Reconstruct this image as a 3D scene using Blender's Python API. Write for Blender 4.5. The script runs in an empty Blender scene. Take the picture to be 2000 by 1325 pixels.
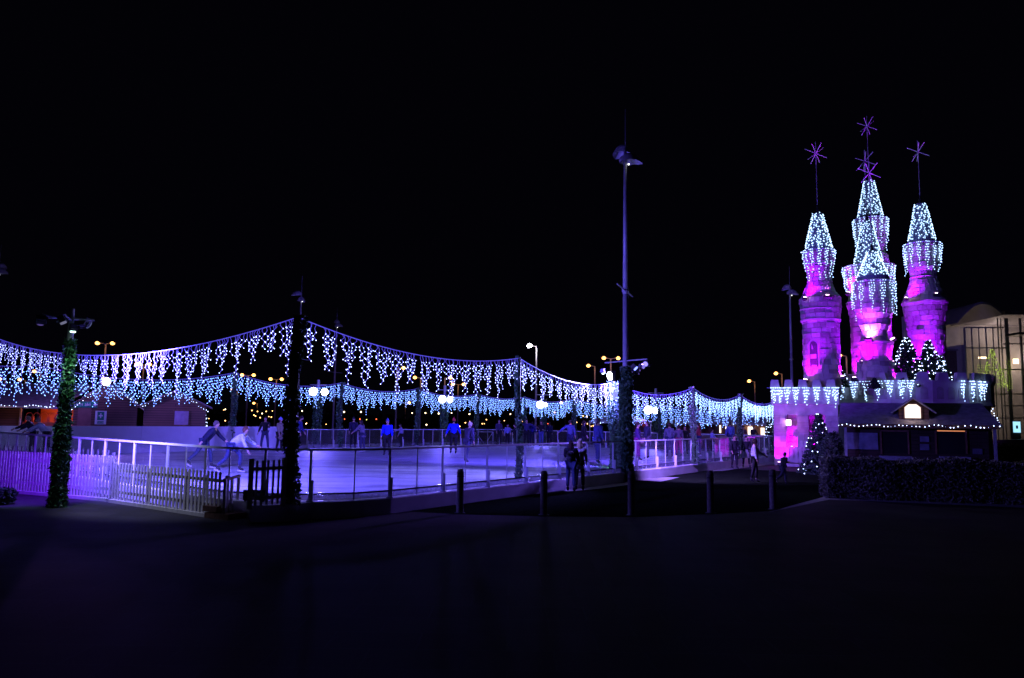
import bpy, bmesh, math, random
from mathutils import Vector, Matrix
random.seed(7)
R = math.radians
PI = math.pi
sc = bpy.context.scene
col = sc.collection

# ------------------------------------------------------------ camera, world, exposure
EYE = Vector((0, 0, 2.24))
FPX = 1500.0                      # focal length in photo pixels (2000 wide)
cam_d = bpy.data.cameras.new('camera')
cam = bpy.data.objects.new('camera', cam_d); col.objects.link(cam)
cam_d.sensor_width = 36; cam_d.lens = 36 * FPX / 2000; cam_d.clip_end = 3000; cam_d.clip_start = .1
CM = Matrix.Rotation(math.pi/2 + math.atan(159.5/FPX), 3, 'X') @ Matrix.Rotation(0.0145, 3, 'Z')
cam.matrix_world = Matrix.Translation(EYE) @ CM.to_4x4()
sc.camera = cam
world = bpy.data.worlds.new('World'); sc.world = world; world.use_nodes = True
world.node_tree.nodes['Background'].inputs[0].default_value = (.42, .36, 1.0, 1)
world.node_tree.nodes['Background'].inputs[1].default_value = .0016
sc.view_settings.view_transform = 'Standard'; sc.view_settings.look = 'None'
sc.view_settings.exposure = 0; sc.view_settings.gamma = 1
sc.render.engine = 'CYCLES'
cy = sc.cycles
cy.use_denoising = True; cy.max_bounces = 6; cy.diffuse_bounces = 2; cy.glossy_bounces = 3
cy.transparent_max_bounces = 16; cy.sample_clamp_indirect = 3; cy.sample_clamp_direct = 0
cy.caustics_reflective = False; cy.caustics_refractive = False
cy.use_light_tree = True

def ray(px, py):
    return CM @ Vector(((px-1000)/FPX, (662.5-py)/FPX, -1))
def at(px, py, z=0.0):            # point of height z seen at a photo pixel
    d = ray(px, py); return EYE + d * ((z-EYE.z)/d.z)
def aty(px, py, y):               # point at depth y
    d = ray(px, py); return EYE + d * (y/d.y)

# ------------------------------------------------------------ materials
MATS = {}
def mat(name, c, rough=.7, var=.25, scale=6, bump=.0, bscale=30, metal=0, spec=.4, emit=None, es=0, coat=0):
    if name in MATS: return MATS[name]
    m = bpy.data.materials.new(name); m.use_nodes = True; MATS[name] = m
    nt = m.node_tree; N = nt.nodes; L = nt.links; p = N['Principled BSDF']
    p.inputs['Roughness'].default_value = rough; p.inputs['Metallic'].default_value = metal
    p.inputs['Specular IOR Level'].default_value = spec
    tc = N.new('ShaderNodeTexCoord')
    if var:
        n = N.new('ShaderNodeTexNoise'); n.inputs['Scale'].default_value = scale; n.inputs['Detail'].default_value = 5
        L.new(tc.outputs['Object'], n.inputs['Vector'])
        r = N.new('ShaderNodeValToRGB')
        r.color_ramp.elements[0].position = .3; r.color_ramp.elements[1].position = .7
        r.color_ramp.elements[0].color = tuple(v*(1-var) for v in c) + (1,)
        r.color_ramp.elements[1].color = tuple(min(1, v*(1+var)) for v in c) + (1,)
        L.new(n.outputs['Fac'], r.inputs['Fac']); L.new(r.outputs['Color'], p.inputs['Base Color'])
    else:
        p.inputs['Base Color'].default_value = tuple(c) + (1,)
    if bump:
        b = N.new('ShaderNodeBump'); b.inputs['Strength'].default_value = bump; b.inputs['Distance'].default_value = .02
        n2 = N.new('ShaderNodeTexNoise'); n2.inputs['Scale'].default_value = bscale; n2.inputs['Detail'].default_value = 6
        L.new(tc.outputs['Object'], n2.inputs['Vector']); L.new(n2.outputs['Fac'], b.inputs['Height'])
        L.new(b.outputs['Normal'], p.inputs['Normal'])
    if emit:
        p.inputs['Emission Color'].default_value = tuple(emit) + (1,); p.inputs['Emission Strength'].default_value = es
    return m
def emat(name, c, s, sample=True):
    if name in MATS: return MATS[name]
    m = bpy.data.materials.new(name); m.use_nodes = True; MATS[name] = m
    nt = m.node_tree; nt.nodes.clear()
    e = nt.nodes.new('ShaderNodeEmission'); o = nt.nodes.new('ShaderNodeOutputMaterial')
    e.inputs[0].default_value = tuple(c)+(1,); e.inputs[1].default_value = s
    nt.links.new(e.outputs[0], o.inputs[0])
    if not sample: m.cycles.emission_sampling = 'NONE'
    return m
def glass_mat(name, tint=(.93, .94, .98), gloss=.9, film=.0):
    if name in MATS: return MATS[name]
    m = bpy.data.materials.new(name); m.use_nodes = True; MATS[name] = m
    nt = m.node_tree; N = nt.nodes; L = nt.links; N.clear()
    t = N.new('ShaderNodeBsdfTransparent'); t.inputs[0].default_value = tuple(tint)+(1,)
    g = N.new('ShaderNodeBsdfGlossy'); g.inputs['Roughness'].default_value = .03; g.inputs[0].default_value = (gloss,)*3+(1,)
    lw = N.new('ShaderNodeLayerWeight'); lw.inputs[0].default_value = .5
    pw_ = N.new('ShaderNodeMath'); pw_.operation = 'POWER'; pw_.inputs[1].default_value = 4.0; L.new(lw.outputs['Facing'], pw_.inputs[0])
    fr = N.new('ShaderNodeMath'); fr.operation = 'MULTIPLY_ADD'; fr.inputs[1].default_value = .8; fr.inputs[2].default_value = .035; L.new(pw_.outputs[0], fr.inputs[0])
    mx = N.new('ShaderNodeMixShader'); o = N.new('ShaderNodeOutputMaterial')
    L.new(fr.outputs[0], mx.inputs[0]); L.new(t.outputs[0], mx.inputs[1]); L.new(g.outputs[0], mx.inputs[2])
    if film:
        d = N.new('ShaderNodeBsdfTranslucent'); d.inputs[0].default_value = (.7, .7, .75, 1)
        d2 = N.new('ShaderNodeBsdfDiffuse'); d2.inputs[0].default_value = (.6, .6, .65, 1)
        a = N.new('ShaderNodeMixShader'); L.new(d.outputs[0], a.inputs[1]); L.new(d2.outputs[0], a.inputs[2])
        ns = N.new('ShaderNodeTexNoise'); ns.inputs['Scale'].default_value = 2.5; ns.inputs['Detail'].default_value = 8
        tc = N.new('ShaderNodeTexCoord'); L.new(tc.outputs['Object'], ns.inputs['Vector'])
        ma = N.new('ShaderNodeMath'); ma.operation = 'MULTIPLY'; ma.inputs[1].default_value = film*2
        L.new(ns.outputs['Fac'], ma.inputs[0])
        mx2 = N.new('ShaderNodeMixShader'); L.new(ma.outputs[0], mx2.inputs[0])
        L.new(mx.outputs[0], mx2.inputs[1]); L.new(a.outputs[0], mx2.inputs[2]); L.new(mx2.outputs[0], o.inputs[0])
    else:
        L.new(mx.outputs[0], o.inputs[0])
    return m
def brick_mat(name, c1, c2, cm, w, h, mortar=.01, rough=.8, scale=1.0, bump=.4, offs=.5, vertical=False):
    if name in MATS: return MATS[name]
    m = mat(name, c1, rough, var=0)
    nt = m.node_tree; N = nt.nodes; L = nt.links; p = N['Principled BSDF']
    tc = N.new('ShaderNodeTexCoord'); mp = N.new('ShaderNodeMapping')
    if vertical: mp.inputs['Rotation'].default_value = (R(90), 0, 0)
    L.new(tc.outputs['Object'], mp.inputs[0])
    b = N.new('ShaderNodeTexBrick'); L.new(mp.outputs[0], b.inputs['Vector'])
    b.inputs['Scale'].default_value = scale; b.inputs['Brick Width'].default_value = w; b.inputs['Row Height'].default_value = h
    b.inputs['Mortar Size'].default_value = mortar; b.offset = offs
    b.inputs['Color1'].default_value = tuple(c1)+(1,); b.inputs['Color2'].default_value = tuple(c2)+(1,); b.inputs['Mortar'].default_value = tuple(cm)+(1,)
    ns = N.new('ShaderNodeTexNoise'); ns.inputs['Scale'].default_value = .7; ns.inputs['Detail'].default_value = 8
    L.new(tc.outputs['Object'], ns.inputs['Vector'])
    mx = N.new('ShaderNodeMix'); mx.data_type = 'RGBA'; mx.blend_type = 'OVERLAY'; mx.inputs[0].default_value = .5
    L.new(b.outputs['Color'], mx.inputs[6]); L.new(ns.outputs['Fac'], mx.inputs[7])
    L.new(mx.outputs[2], p.inputs['Base Color'])
    bp = N.new('ShaderNodeBump'); bp.inputs['Strength'].default_value = bump; bp.inputs['Distance'].default_value = .01; bp.invert = True
    L.new(b.outputs['Fac'], bp.inputs['Height']); L.new(bp.outputs['Normal'], p.inputs['Normal'])
    return m

M_pave = brick_mat('paving_slabs', (.042,.038,.038), (.055,.05,.048), (.06,.06,.06), .9, .6, .012, .75, bump=.35)
M_lawn = mat('lawn_turf', (.012,.018,.01), .95, .5, 9, .8, 60, spec=0)
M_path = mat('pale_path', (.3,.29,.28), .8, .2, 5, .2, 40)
M_white = mat('white_board', (.78,.78,.8), .35, .05, 2)
M_deck = mat('white_platform', (.76,.76,.8), .5, .14, 1.5, .1, 20)
M_alu = mat('brushed_aluminium', (.78,.78,.82), .4, .06, 10, metal=.0)
M_dkmetal = mat('dark_metal', (.05,.05,.055), .5, .2)
M_mast = mat('painted_mast', (.5,.5,.56), .45, .1, 4, metal=.2)
M_ivy = mat('ivy_leaf', (.07,.17,.08), .45, .6, 14, spec=.6)
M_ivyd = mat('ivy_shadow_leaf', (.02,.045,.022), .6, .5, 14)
M_fir = mat('fir_needles', (.015,.04,.022), .7, .5, 8)
M_bark = mat('bark', (.06,.04,.03), .9, .4, 12, .6)
M_timber = mat('cream_timber', (.55,.52,.46), .65, .15, 9, .25, 25)
M_timber2 = mat('brown_timber', (.16,.08,.05), .7, .3, 9, .25, 25)
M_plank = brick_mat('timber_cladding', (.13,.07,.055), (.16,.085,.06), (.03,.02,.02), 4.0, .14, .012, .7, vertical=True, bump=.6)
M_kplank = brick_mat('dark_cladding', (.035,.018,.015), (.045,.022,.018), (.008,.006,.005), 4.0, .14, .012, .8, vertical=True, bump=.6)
M_roof = mat('felt_roof', (.42,.41,.43), .85, .3, 5, .6, 60)
M_canvas = mat('grey_canvas', (.32,.31,.33), .8, .12, 2)
M_stone = mat('castle_stone', (.42,.4,.4), .85, .16, 3.0, .6, 22)
_nt = M_stone.node_tree; _g = _nt.nodes.new('ShaderNodeNewGeometry'); _p = _nt.nodes['Principled BSDF']; _src = _p.inputs['Base Color'].links[0].from_socket
_mr = _nt.nodes.new('ShaderNodeMapRange'); _mr.inputs[3].default_value = .55; _mr.inputs[4].default_value = 1.15; _nt.links.new(_g.outputs['Random Per Island'], _mr.inputs[0])
_mm = _nt.nodes.new('ShaderNodeVectorMath'); _mm.operation = 'SCALE'; _nt.links.new(_src, _mm.inputs[0]); _nt.links.new(_mr.outputs[0], _mm.inputs['Scale']); _nt.links.new(_mm.outputs[0], _p.inputs['Base Color'])
M_stone2 = mat('castle_render', (.4,.39,.4), .85, .15, 2.2, .3, 9)
M_roofc = mat('cone_slate', (.24,.3,.36), .6, .2, 6)
M_cable = mat('blue_lit_cable', (.28,.28,.62), .4, 0, spec=.4, emit=(.13,.1,1.0), es=.6)  # blue flood light on the wires put into base colour and weak emission
M_bulb = emat('cool_led_bulb', (.42,.5,1.0), 8.0)
M_bulb2 = emat('cool_led_bulb_far', (.19,.37,1.0), 8.0)
M_bulb3 = emat('cool_led_bulb_mid', (.3,.5,1.0), 7.5)
M_bulbc = emat('white_led_bulb', (.42,.64,1.0), 4.0)
M_bulbs = emat('string_led_bulb', (.5,.62,1.0), 8.0)
M_bulbg = emat('green_fairy_bulb', (.55,.75,.1), .9)
M_glass = glass_mat('barrier_glass', film=.035)
M_glassw = glass_mat('window_glass', (.85,.85,.85))
M_ice = None

M_pave.node_tree.nodes['Principled BSDF'].inputs['Specular IOR Level'].default_value = .08
# ------------------------------------------------------------ mesh helpers
class MB:
    def __init__(s): s.v = []; s.f = []
    def quad(s, a, b, c, d):
        n = len(s.v); s.v += [tuple(a), tuple(b), tuple(c), tuple(d)]; s.f.append((n, n+1, n+2, n+3))
    def poly(s, pts):
        n = len(s.v); s.v += [tuple(p) for p in pts]; s.f.append(tuple(range(n, n+len(pts))))
    def box(s, c, d, M=None):
        x, y, z = d[0]/2, d[1]/2, d[2]/2; n = len(s.v)
        for i in (-x, x):
            for j in (-y, y):
                for k in (-z, z):
                    p = Vector((i, j, k))
                    if M is not None: p = M @ p
                    s.v.append((c[0]+p[0], c[1]+p[1], c[2]+p[2]))
        for q in ((0,1,3,2),(4,6,7,5),(0,4,5,1),(2,3,7,6),(0,2,6,4),(1,5,7,3)): s.f.append(tuple(n+i for i in q))
    def bar(s, a, b, r, r2=None, seg=6, cap=True):
        a = Vector(a); b = Vector(b); r2 = r if r2 is None else r2
        d = (b-a); 
        if d.length < 1e-6: return
        d.normalize(); u = d.orthogonal().normalized(); w = d.cross(u); n = len(s.v)
        for i in range(seg):
            t = 2*PI*i/seg; o = u*math.cos(t)+w*math.sin(t)
            s.v.append(tuple(a+o*r)); s.v.append(tuple(b+o*r2))
        for i in range(seg):
            j = (i+1) % seg; s.f.append((n+2*i, n+2*j, n+2*j+1, n+2*i+1))
        if cap:
            s.f.append(tuple(n+2*i for i in reversed(range(seg)))); s.f.append(tuple(n+2*i+1 for i in range(seg)))
    def beam(s, a, b, w, h, up=(0,0,1)):          # rectangular bar from a to b
        a = Vector(a); b = Vector(b); d = b-a; L_ = d.length; d.normalize(); up = Vector(up)
        x = d.cross(up).normalized(); z = x.cross(d)
        n = len(s.v)
        for p in (a, b):
            for i, k in ((-1,-1),(1,-1),(1,1),(-1,1)): s.v.append(tuple(p + x*(i*w/2) + z*(k*h/2)))
        for q in ((3,2,1,0),(4,5,6,7),(0,1,5,4),(1,2,6,5),(2,3,7,6),(3,0,4,7)): s.f.append(tuple(n+i for i in q))
    def tube(s, pts, r, seg=5):
        for a, b in zip(pts[:-1], pts[1:]): s.bar(a, b, r, seg=seg, cap=False)
    def lathe(s, prof, c=(0,0,0), seg=32, cap=True):
        n = len(s.v); k = len(prof)
        for i in range(seg):
            t = 2*PI*i/seg
            for r, z in prof: s.v.append((c[0]+r*math.cos(t), c[1]+r*math.sin(t), c[2]+z))
        for i in range(seg):
            j = (i+1) % seg
            for q in range(k-1): s.f.append((n+i*k+q, n+j*k+q, n+j*k+q+1, n+i*k+q+1))
        if cap:
            s.f.append(tuple(n+i*k for i in reversed(range(seg)))); s.f.append(tuple(n+i*k+k-1 for i in range(seg)))
    def octa(s, p, r, sc_=1.0):
        n = len(s.v); x, y, z = p
        s.v += [(x+r,y,z),(x-r,y,z),(x,y+r,z),(x,y-r,z),(x,y,z+r*sc_),(x,y,z-r*sc_)]
        for q in ((0,2,4),(2,1,4),(1,3,4),(3,0,4),(2,0,5),(1,2,5),(3,1,5),(0,3,5)): s.f.append(tuple(n+i for i in q))
    def leaf(s, p, r):
        a = Vector((random.gauss(0,1), random.gauss(0,1), random.gauss(0,1))).normalized(); b = a.orthogonal().normalized()
        b = (b*math.cos(1)+a.cross(b)*math.sin(random.random()*6)).normalized(); p = Vector(p)
        n = len(s.v)
        s.v += [tuple(p-a*r), tuple(p+b*r*.45), tuple(p+a*r), tuple(p-b*r*.45)]; s.f.append((n, n+1, n+2, n+3))
    def ball(s, p, r, seg=12, rings=8, sz=1.0):
        prof = [(max(1e-4, r*math.sin(PI*i/rings)), -r*sz*math.cos(PI*i/rings)) for i in range(rings+1)]
        s.lathe(prof, p, seg, cap=False)
    def prism(s, pts, h0, h1, M=None):   # pts in xy extruded z
        n = len(s.v); k = len(pts)
        for h in (h0, h1):
            for p in pts:
                q = Vector((p[0], p[1], h)); 
                if M is not None: q = M @ q
                s.v.append(tuple(q))
        s.f.append(tuple(n+i for i in reversed(range(k)))); s.f.append(tuple(n+k+i for i in range(k)))
        for i in range(k):
            j = (i+1) % k; s.f.append((n+i, n+j, n+k+j, n+k+i))
    def build(s, name, m, parent=None, loc=None, smooth=False, rotz=0, bevel=0):
        me = bpy.data.meshes.new(name); me.from_pydata(s.v, [], s.f); me.update()
        if smooth:
            me.polygons.foreach_set('use_smooth', [True]*len(me.polygons))
        me.materials.append(m)
        o = bpy.data.objects.new(name, me); col.objects.link(o)
        if loc is not None: o.location = loc
        o.rotation_euler.z = rotz
        if parent is not None: o.parent = parent
        if bevel:
            bv = o.modifiers.new('bevel', 'BEVEL'); bv.width = bevel; bv.segments = 2
        return o
def tag(o, label=None, cat=None, group=None, kind=None):
    if label: o['label'] = label
    if cat: o['category'] = cat
    if group: o['group'] = group
    if kind: o['kind'] = kind
    return o
def thing(name, loc, label, cat, group=None, rotz=0):
    o = bpy.data.objects.new(name, None); col.objects.link(o); o.location = loc; o.rotation_euler.z = rotz
    o.empty_display_size = .2
    return tag(o, label, cat, group)
def copy_tree(o, parent=None):
    c = o.copy(); col.objects.link(c); c.parent = parent
    for ch in o.children: copy_tree(ch, c)
    return c
def spot(name, loc, target, power, color, angle=120, blend=.6, size=.15, parent=None):
    l = bpy.data.lights.new(name, 'SPOT'); l.energy = power; l.color = color; l.spot_size = R(angle); l.spot_blend = blend
    l.shadow_soft_size = size
    o = bpy.data.objects.new(name, l); col.objects.link(o)
    d = Vector(target)-Vector(loc); o.rotation_euler = d.to_track_quat('-Z', 'Y').to_euler()
    if parent is not None:
        o.parent = parent; o.location = Vector(loc)-parent.location
    else: o.location = loc
    return o
def point(name, loc, power, color, size=.1, parent=None):
    l = bpy.data.lights.new(name, 'POINT'); l.energy = power; l.color = color; l.shadow_soft_size = size
    o = bpy.data.objects.new(name, l); col.objects.link(o); o.location = loc
    if parent is not None:
        o.parent = parent; o.location = Vector(loc)-parent.location
    return o

# ------------------------------------------------------------ ground
m = MB(); m.quad((-900,-60,0),(900,-60,0),(900,1500,0),(-900,1500,0))
tag(m.build('ground', M_pave), 'dark paved plaza of rectangular slabs in front of the rink', kind='structure')
lawn_px = [(770,997),(830,1001),(900,1005),(1060,1009),(1240,1010),(1400,1004),(1500,999),(1560,988),(1625,972),(1625,930),(1560,922),(1400,914),(1330,921),(1240,933),(1100,951),(900,979)]
m = MB(); m.poly([at(x, y, .004) for x, y in lawn_px])
tag(m.build('lawn', M_lawn), 'dark curved lawn between the rink and the row of bollards', kind='structure')
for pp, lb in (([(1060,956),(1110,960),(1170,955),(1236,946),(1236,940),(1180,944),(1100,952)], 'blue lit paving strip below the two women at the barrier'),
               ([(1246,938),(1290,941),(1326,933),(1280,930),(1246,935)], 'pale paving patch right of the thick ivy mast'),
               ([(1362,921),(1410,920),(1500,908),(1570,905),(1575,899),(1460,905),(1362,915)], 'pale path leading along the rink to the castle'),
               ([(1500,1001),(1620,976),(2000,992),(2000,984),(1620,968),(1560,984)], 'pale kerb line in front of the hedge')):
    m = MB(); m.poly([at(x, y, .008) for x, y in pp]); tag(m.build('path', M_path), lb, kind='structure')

# ------------------------------------------------------------ rink outline
C1, C2, C3, C4 = Vector((-4.6,16.1)), Vector((17.5,49.5)), Vector((-1,62)), Vector((-23.4,33.0))
def rounded(corners, r, off=0.0, n=7):
    pts = []
    k = len(corners)
    for i in range(k):
        p = corners[i]; a = (corners[i-1]-p).normalized(); b = (corners[(i+1) % k]-p).normalized()
        half = a.angle(b)/2; bis = (a+b).normalized()
        cen = p + bis*(r/math.sin(half))
        rr = r+off
        t0 = math.atan2(*reversed((p+a*(r/math.tan(half))-cen))); t1 = math.atan2(*reversed((p+b*(r/math.tan(half))-cen)))
        d = (t1-t0+PI) % (2*PI) - PI
        for q in range(n): 
            t = t0+d*q/(n-1); pts.append(cen+Vector((math.cos(t), math.sin(t)))*rr)
    return pts
cor = [C1, C2, C3, C4]
RZ = .37
outer = rounded(cor, 2.6, .15); inner = rounded(cor, 2.6, -.25); railp = rounded(cor, 2.6, 0.0)
m = MB(); m.prism(outer, 0.0, RZ)
tag(m.build('platform', M_deck, bevel=.015), 'raised white platform carrying the ice rink', kind='structure')
m = MB(); ext = [at(486,1021,0), at(530,1021,0), at(580,1017.5,0), at(700,1003,0), at(660,955,RZ), at(520,960,RZ)]
m.prism([(q.x,q.y) for q in ext], 0, RZ-.006)
tag(m.build('platform_extension', M_deck, bevel=.01), 'white deck corner carrying the picket gate', kind='structure')
# ice with scratches
M_ice = mat('rink_ice', (.7,.72,.78), .22, 0, spec=.25)
nt = M_ice.node_tree; N = nt.nodes; L = nt.links; p = N['Principled BSDF']
tc = N.new('ShaderNodeTexCoord')
n1 = N.new('ShaderNodeTexNoise'); n1.inputs['Scale'].default_value = .5; n1.inputs['Detail'].default_value = 10; n1.inputs['Roughness'].default_value = .7; n1.inputs['Distortion'].default_value = 1.5
mpn = N.new('ShaderNodeMapping'); mpn.inputs['Rotation'].default_value = (0,0,R(-20)); mpn.inputs['Scale'].default_value = (.35,2.2,1)
L.new(tc.outputs['Object'], mpn.inputs[0]); L.new(mpn.outputs[0], n1.inputs['Vector'])
rp = N.new('ShaderNodeValToRGB'); rp.color_ramp.elements[0].position = .35; rp.color_ramp.elements[1].position = .62
rp.color_ramp.elements[0].color = (.34,.35,.46,1); rp.color_ramp.elements[1].color = (.68,.7,.78,1)
L.new(n1.outputs['Fac'], rp.inputs['Fac']); L.new(rp.outputs['Color'], p.inputs['Base Color'])
rr = N.new('ShaderNodeMapRange'); rr.inputs[3].default_value = .62; rr.inputs[4].default_value = .36
L.new(n1.outputs['Fac'], rr.inputs[0]); L.new(rr.outputs[0], p.inputs['Roughness'])
wv = N.new('ShaderNodeTexNoise'); wv.inputs['Scale'].default_value = 9; wv.inputs['Detail'].default_value = 8
mp = N.new('ShaderNodeMapping'); mp.inputs['Scale'].default_value = (1, .25, 1); mp.inputs['Rotation'].default_value = (0,0,R(30)); L.new(tc.outputs['Object'], mp.inputs[0]); L.new(mp.outputs[0], wv.inputs['Vector'])
vo = N.new('ShaderNodeTexWave'); vo.wave_type = 'RINGS'; vo.inputs['Scale'].default_value = .11; vo.inputs['Distortion'].default_value = 9; vo.inputs['Detail'].default_value = 4; vo.inputs['Detail Scale'].default_value = 1.2
L.new(tc.outputs['Object'], vo.inputs['Vector'])
r2 = N.new('ShaderNodeValToRGB'); r2.color_ramp.elements[0].position = .9; r2.color_ramp.elements[1].position = .99
r2.color_ramp.elements[0].color = (1,1,1,1); r2.color_ramp.elements[1].color = (.5,.5,.58,1)
L.new(vo.outputs['Fac'], r2.inputs['Fac']); mu = N.new('ShaderNodeMix'); mu.data_type = 'RGBA'; mu.blend_type = 'MULTIPLY'; mu.inputs[0].default_value = .8
L.new(rp.outputs['Color'], mu.inputs[6]); L.new(r2.outputs['Color'], mu.inputs[7]); L.new(mu.outputs[2], p.inputs['Base Color'])
bp = N.new('ShaderNodeBump'); bp.inputs['Strength'].default_value = .35; bp.inputs['Distance'].default_value = .01
L.new(wv.outputs['Fac'], bp.inputs['Height']); L.new(bp.outputs['Normal'], p.inputs['Normal'])
m = MB(); m.poly([(q.x, q.y, RZ+.012) for q in inner])
tag(m.build('ice', M_ice), 'scratched ice surface of the skating rink', kind='structure')

# polyline of the rail by arc length
RP = railp + [railp[0]]
cum = [0]
for a, b in zip(RP[:-1], RP[1:]): cum.append(cum[-1]+(b-a).length)
TOT = cum[-1]
def rp_at(s):
    s = s % TOT
    for i in range(len(cum)-1):
        if cum[i] <= s <= cum[i+1]:
            t = (s-cum[i])/max(1e-9, cum[i+1]-cum[i]); return RP[i].lerp(RP[i+1], t)
def s_near(x, y):
    best = min(range(2000), key=lambda k: (rp_at(TOT*k/2000)-Vector((x, y))).length); return TOT*best/2000
sC1 = s_near(C1.x, C1.y); sC2 = s_near(C2.x, C2.y); sC3 = s_near(C3.x, C3.y)
sC4 = s_near(C4.x, C4.y); sW = s_near(-13.6, 45.6)
def barrier(s0, s1, label, kick=.16, h=1.15, parts=True, off=0.0, thick_every=2):
    if s1 < s0: s1 += TOT
    n = max(1, round((s1-s0)/1.0)); base = rp_at(s0)
    t = thing('glass_barrier', (base.x, base.y, RZ), label, 'barrier', 'glass barriers round the rink')
    B = Vector((base.x, base.y, RZ))
    P = [Vector((rp_at(s0+(s1-s0)*i/n).x, rp_at(s0+(s1-s0)*i/n).y, RZ))-B for i in range(n+1)]
    up = Vector((0,0,1))
    m = MB()
    for a, b in zip(P[:-1], P[1:]): m.beam(a+up*h, b+up*h, .06, .05)
    m.build('top_rail', M_alu, t)
    m = MB()
    for a, b in zip(P[:-1], P[1:]): m.beam(a+up*kick, b+up*kick, .05, .035); 
    m.build('bottom_rail', M_dkmetal, t)
    m = MB()
    for a, b in zip(P[:-1], P[1:]): m.beam(a+up*(kick/2), b+up*(kick/2), .012, kick-.04)
    m.build('kick_plate', glass_mat('frosted_kick_plate', (.75,.75,.8), film=.3), t)
    for i, q in enumerate(P):
        m = MB()
        if i % thick_every == 0:
            m.box(q+up*(h/2), (.055,.055,h)); po = m.build('post', M_alu, t)
            m = MB(); m.box(q+up*.24+Vector((.055,-.05,0)), (.07,.07,.48)); m.box(q+up*.012+Vector((.03,-.04,0)), (.16,.16,.024))
            m.build('bracket', M_alu, po)
        else:
            m.box(q+up*(h/2), (.028,.028,h)); m.build('post', M_alu, t)
    for i, (a, b) in enumerate(zip(P[:-1], P[1:])):
        m = MB(); d = (b-a)*.03
        m.beam(a+d+up*((h+kick)/2), b-d+up*((h+kick)/2), .01, h-kick-.06)
        m.build('glass_pane', M_glass, t)
    return t
barrier(sC1+.3, sC2, 'long near glass barrier with aluminium rail facing the lawn')
barrier(sC4+3, sC1+.3+TOT, 'glass barrier behind the cream picket fence on the left')
barrier(sC3, sW, 'far glass barrier across the ice below the back light curtain', kick=.25)
barrier(sC2, sC3, 'glass barrier at the stall end of the rink near the castle', kick=.2)
# white solid boards
def board_run(s0, s1, label, h=1.28):
    if s1 < s0: s1 += TOT
    base = rp_at(s0); B = Vector((base.x, base.y, RZ)); t = thing('white_board_wall', B, label, 'wall')
    n = round((s1-s0)/2.0)
    for i in range(n):
        a = rp_at(s0+(s1-s0)*i/n); b = rp_at(s0+(s1-s0)*(i+1)/n)
        a = Vector((a.x, a.y, RZ))-B; b = Vector((b.x, b.y, RZ))-B; d = (b-a).normalized()*.006
        m = MB(); m.beam(a+d+Vector((0,0,h/2)), b-d+Vector((0,0,h/2)), .05, h); m.build('board_panel', M_white, t)
    m = MB()
    for i in range(n):
        a = rp_at(s0+(s1-s0)*i/n); b = rp_at(s0+(s1-s0)*(i+1)/n)
        a = Vector((a.x, a.y, RZ))-B; b = Vector((b.x, b.y, RZ))-B
        m.beam(a+Vector((0,0,h+.02)), b+Vector((0,0,h+.02)), .09, .04)
    m.build('cap_rail', M_white, t)
board_run(sW, sC4+3, 'solid white board wall along the far left of the ice') if sW < sC4 else board_run(sC4, sW, 'solid white board wall along the far left of the ice')

# ------------------------------------------------------------ ivy posts, masts, light curtains
def ivy_mesh(z0, z1, r0, r1, n, size=.06, lump=.25, wob=.06):
    m = MB(); ph = random.random()*9
    for i in range(n):
        t = random.random(); z = z0+(z1-z0)*t; r = r0+(r1-r0)*t
        r *= 1+lump*(math.sin(z*3.1+ph)*.5+math.sin(z*7.3+ph*2)*.5)
        a = random.random()*2*PI; q = r*(.75+.35*random.random()**.6)
        wx = wob*math.sin(z*1.3+ph)
        m.leaf((wx+q*math.cos(a), q*math.sin(a), z), size*(.6+.8*random.random()))
    return m
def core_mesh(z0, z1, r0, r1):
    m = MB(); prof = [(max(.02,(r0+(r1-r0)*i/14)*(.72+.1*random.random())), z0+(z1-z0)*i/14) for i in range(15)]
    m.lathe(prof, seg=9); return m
def ivy_post(px, py, z, topz, r0, r1, label, n=1600, size=.06, base=None):
    b = base if base is not None else at(px, py, z)
    t = thing('garland_post', b, label, 'post', 'evergreen garland posts round the rink')
    h = topz-z
    m = MB(); m.bar((0,0,0), (0,0,h), .045, seg=8); m.box((0,0,.015), (.3,.3,.03)); m.build('pole', M_mast, t)
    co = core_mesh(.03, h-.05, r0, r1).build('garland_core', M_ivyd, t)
    ivy_mesh(.02, h, r0, r1, n, size).build('garland', M_ivy, t)
    return t, b
tops = {}
def hz(b, px, py): return aty(px, py, b.y).z
# near posts  (photo px of foot, foot height, photo px of top)
b = at(566, 986, RZ); z = hz(b, 573, 617); ivy_post(0,0,RZ,z,.15,.11,'tall garland post at the near rink corner beside the picket gate',2600,base=b); tops['a'] = Vector((b.x,b.y,z-.03))
b = at(1011, 937, RZ); z = hz(b, 1016, 698); ivy_post(0,0,RZ,z,.09,.07,'slim garland post midway along the near barrier',1500,base=b); tops['b'] = Vector((b.x,b.y,z-.03))
b = at(1199, 915, RZ); z = hz(b, 1204, 746); ivy_post(0,0,RZ,z,.2,.2,'brightly lit green garland post touching the thick ivy mast',1800,base=b); tops['c'] = Vector((b.x,b.y,z-.03))
def linept(px, a=C1, b_=C2, off=.12):
    d = ray(px, 820); k = d.x/d.y; u = (b_-a); s = (k*a.y-a.x)/(u.x-k*u.y); p = a+u*s
    nrm = Vector((u.y, -u.x)).normalized()
    return p+nrm*off
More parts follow.
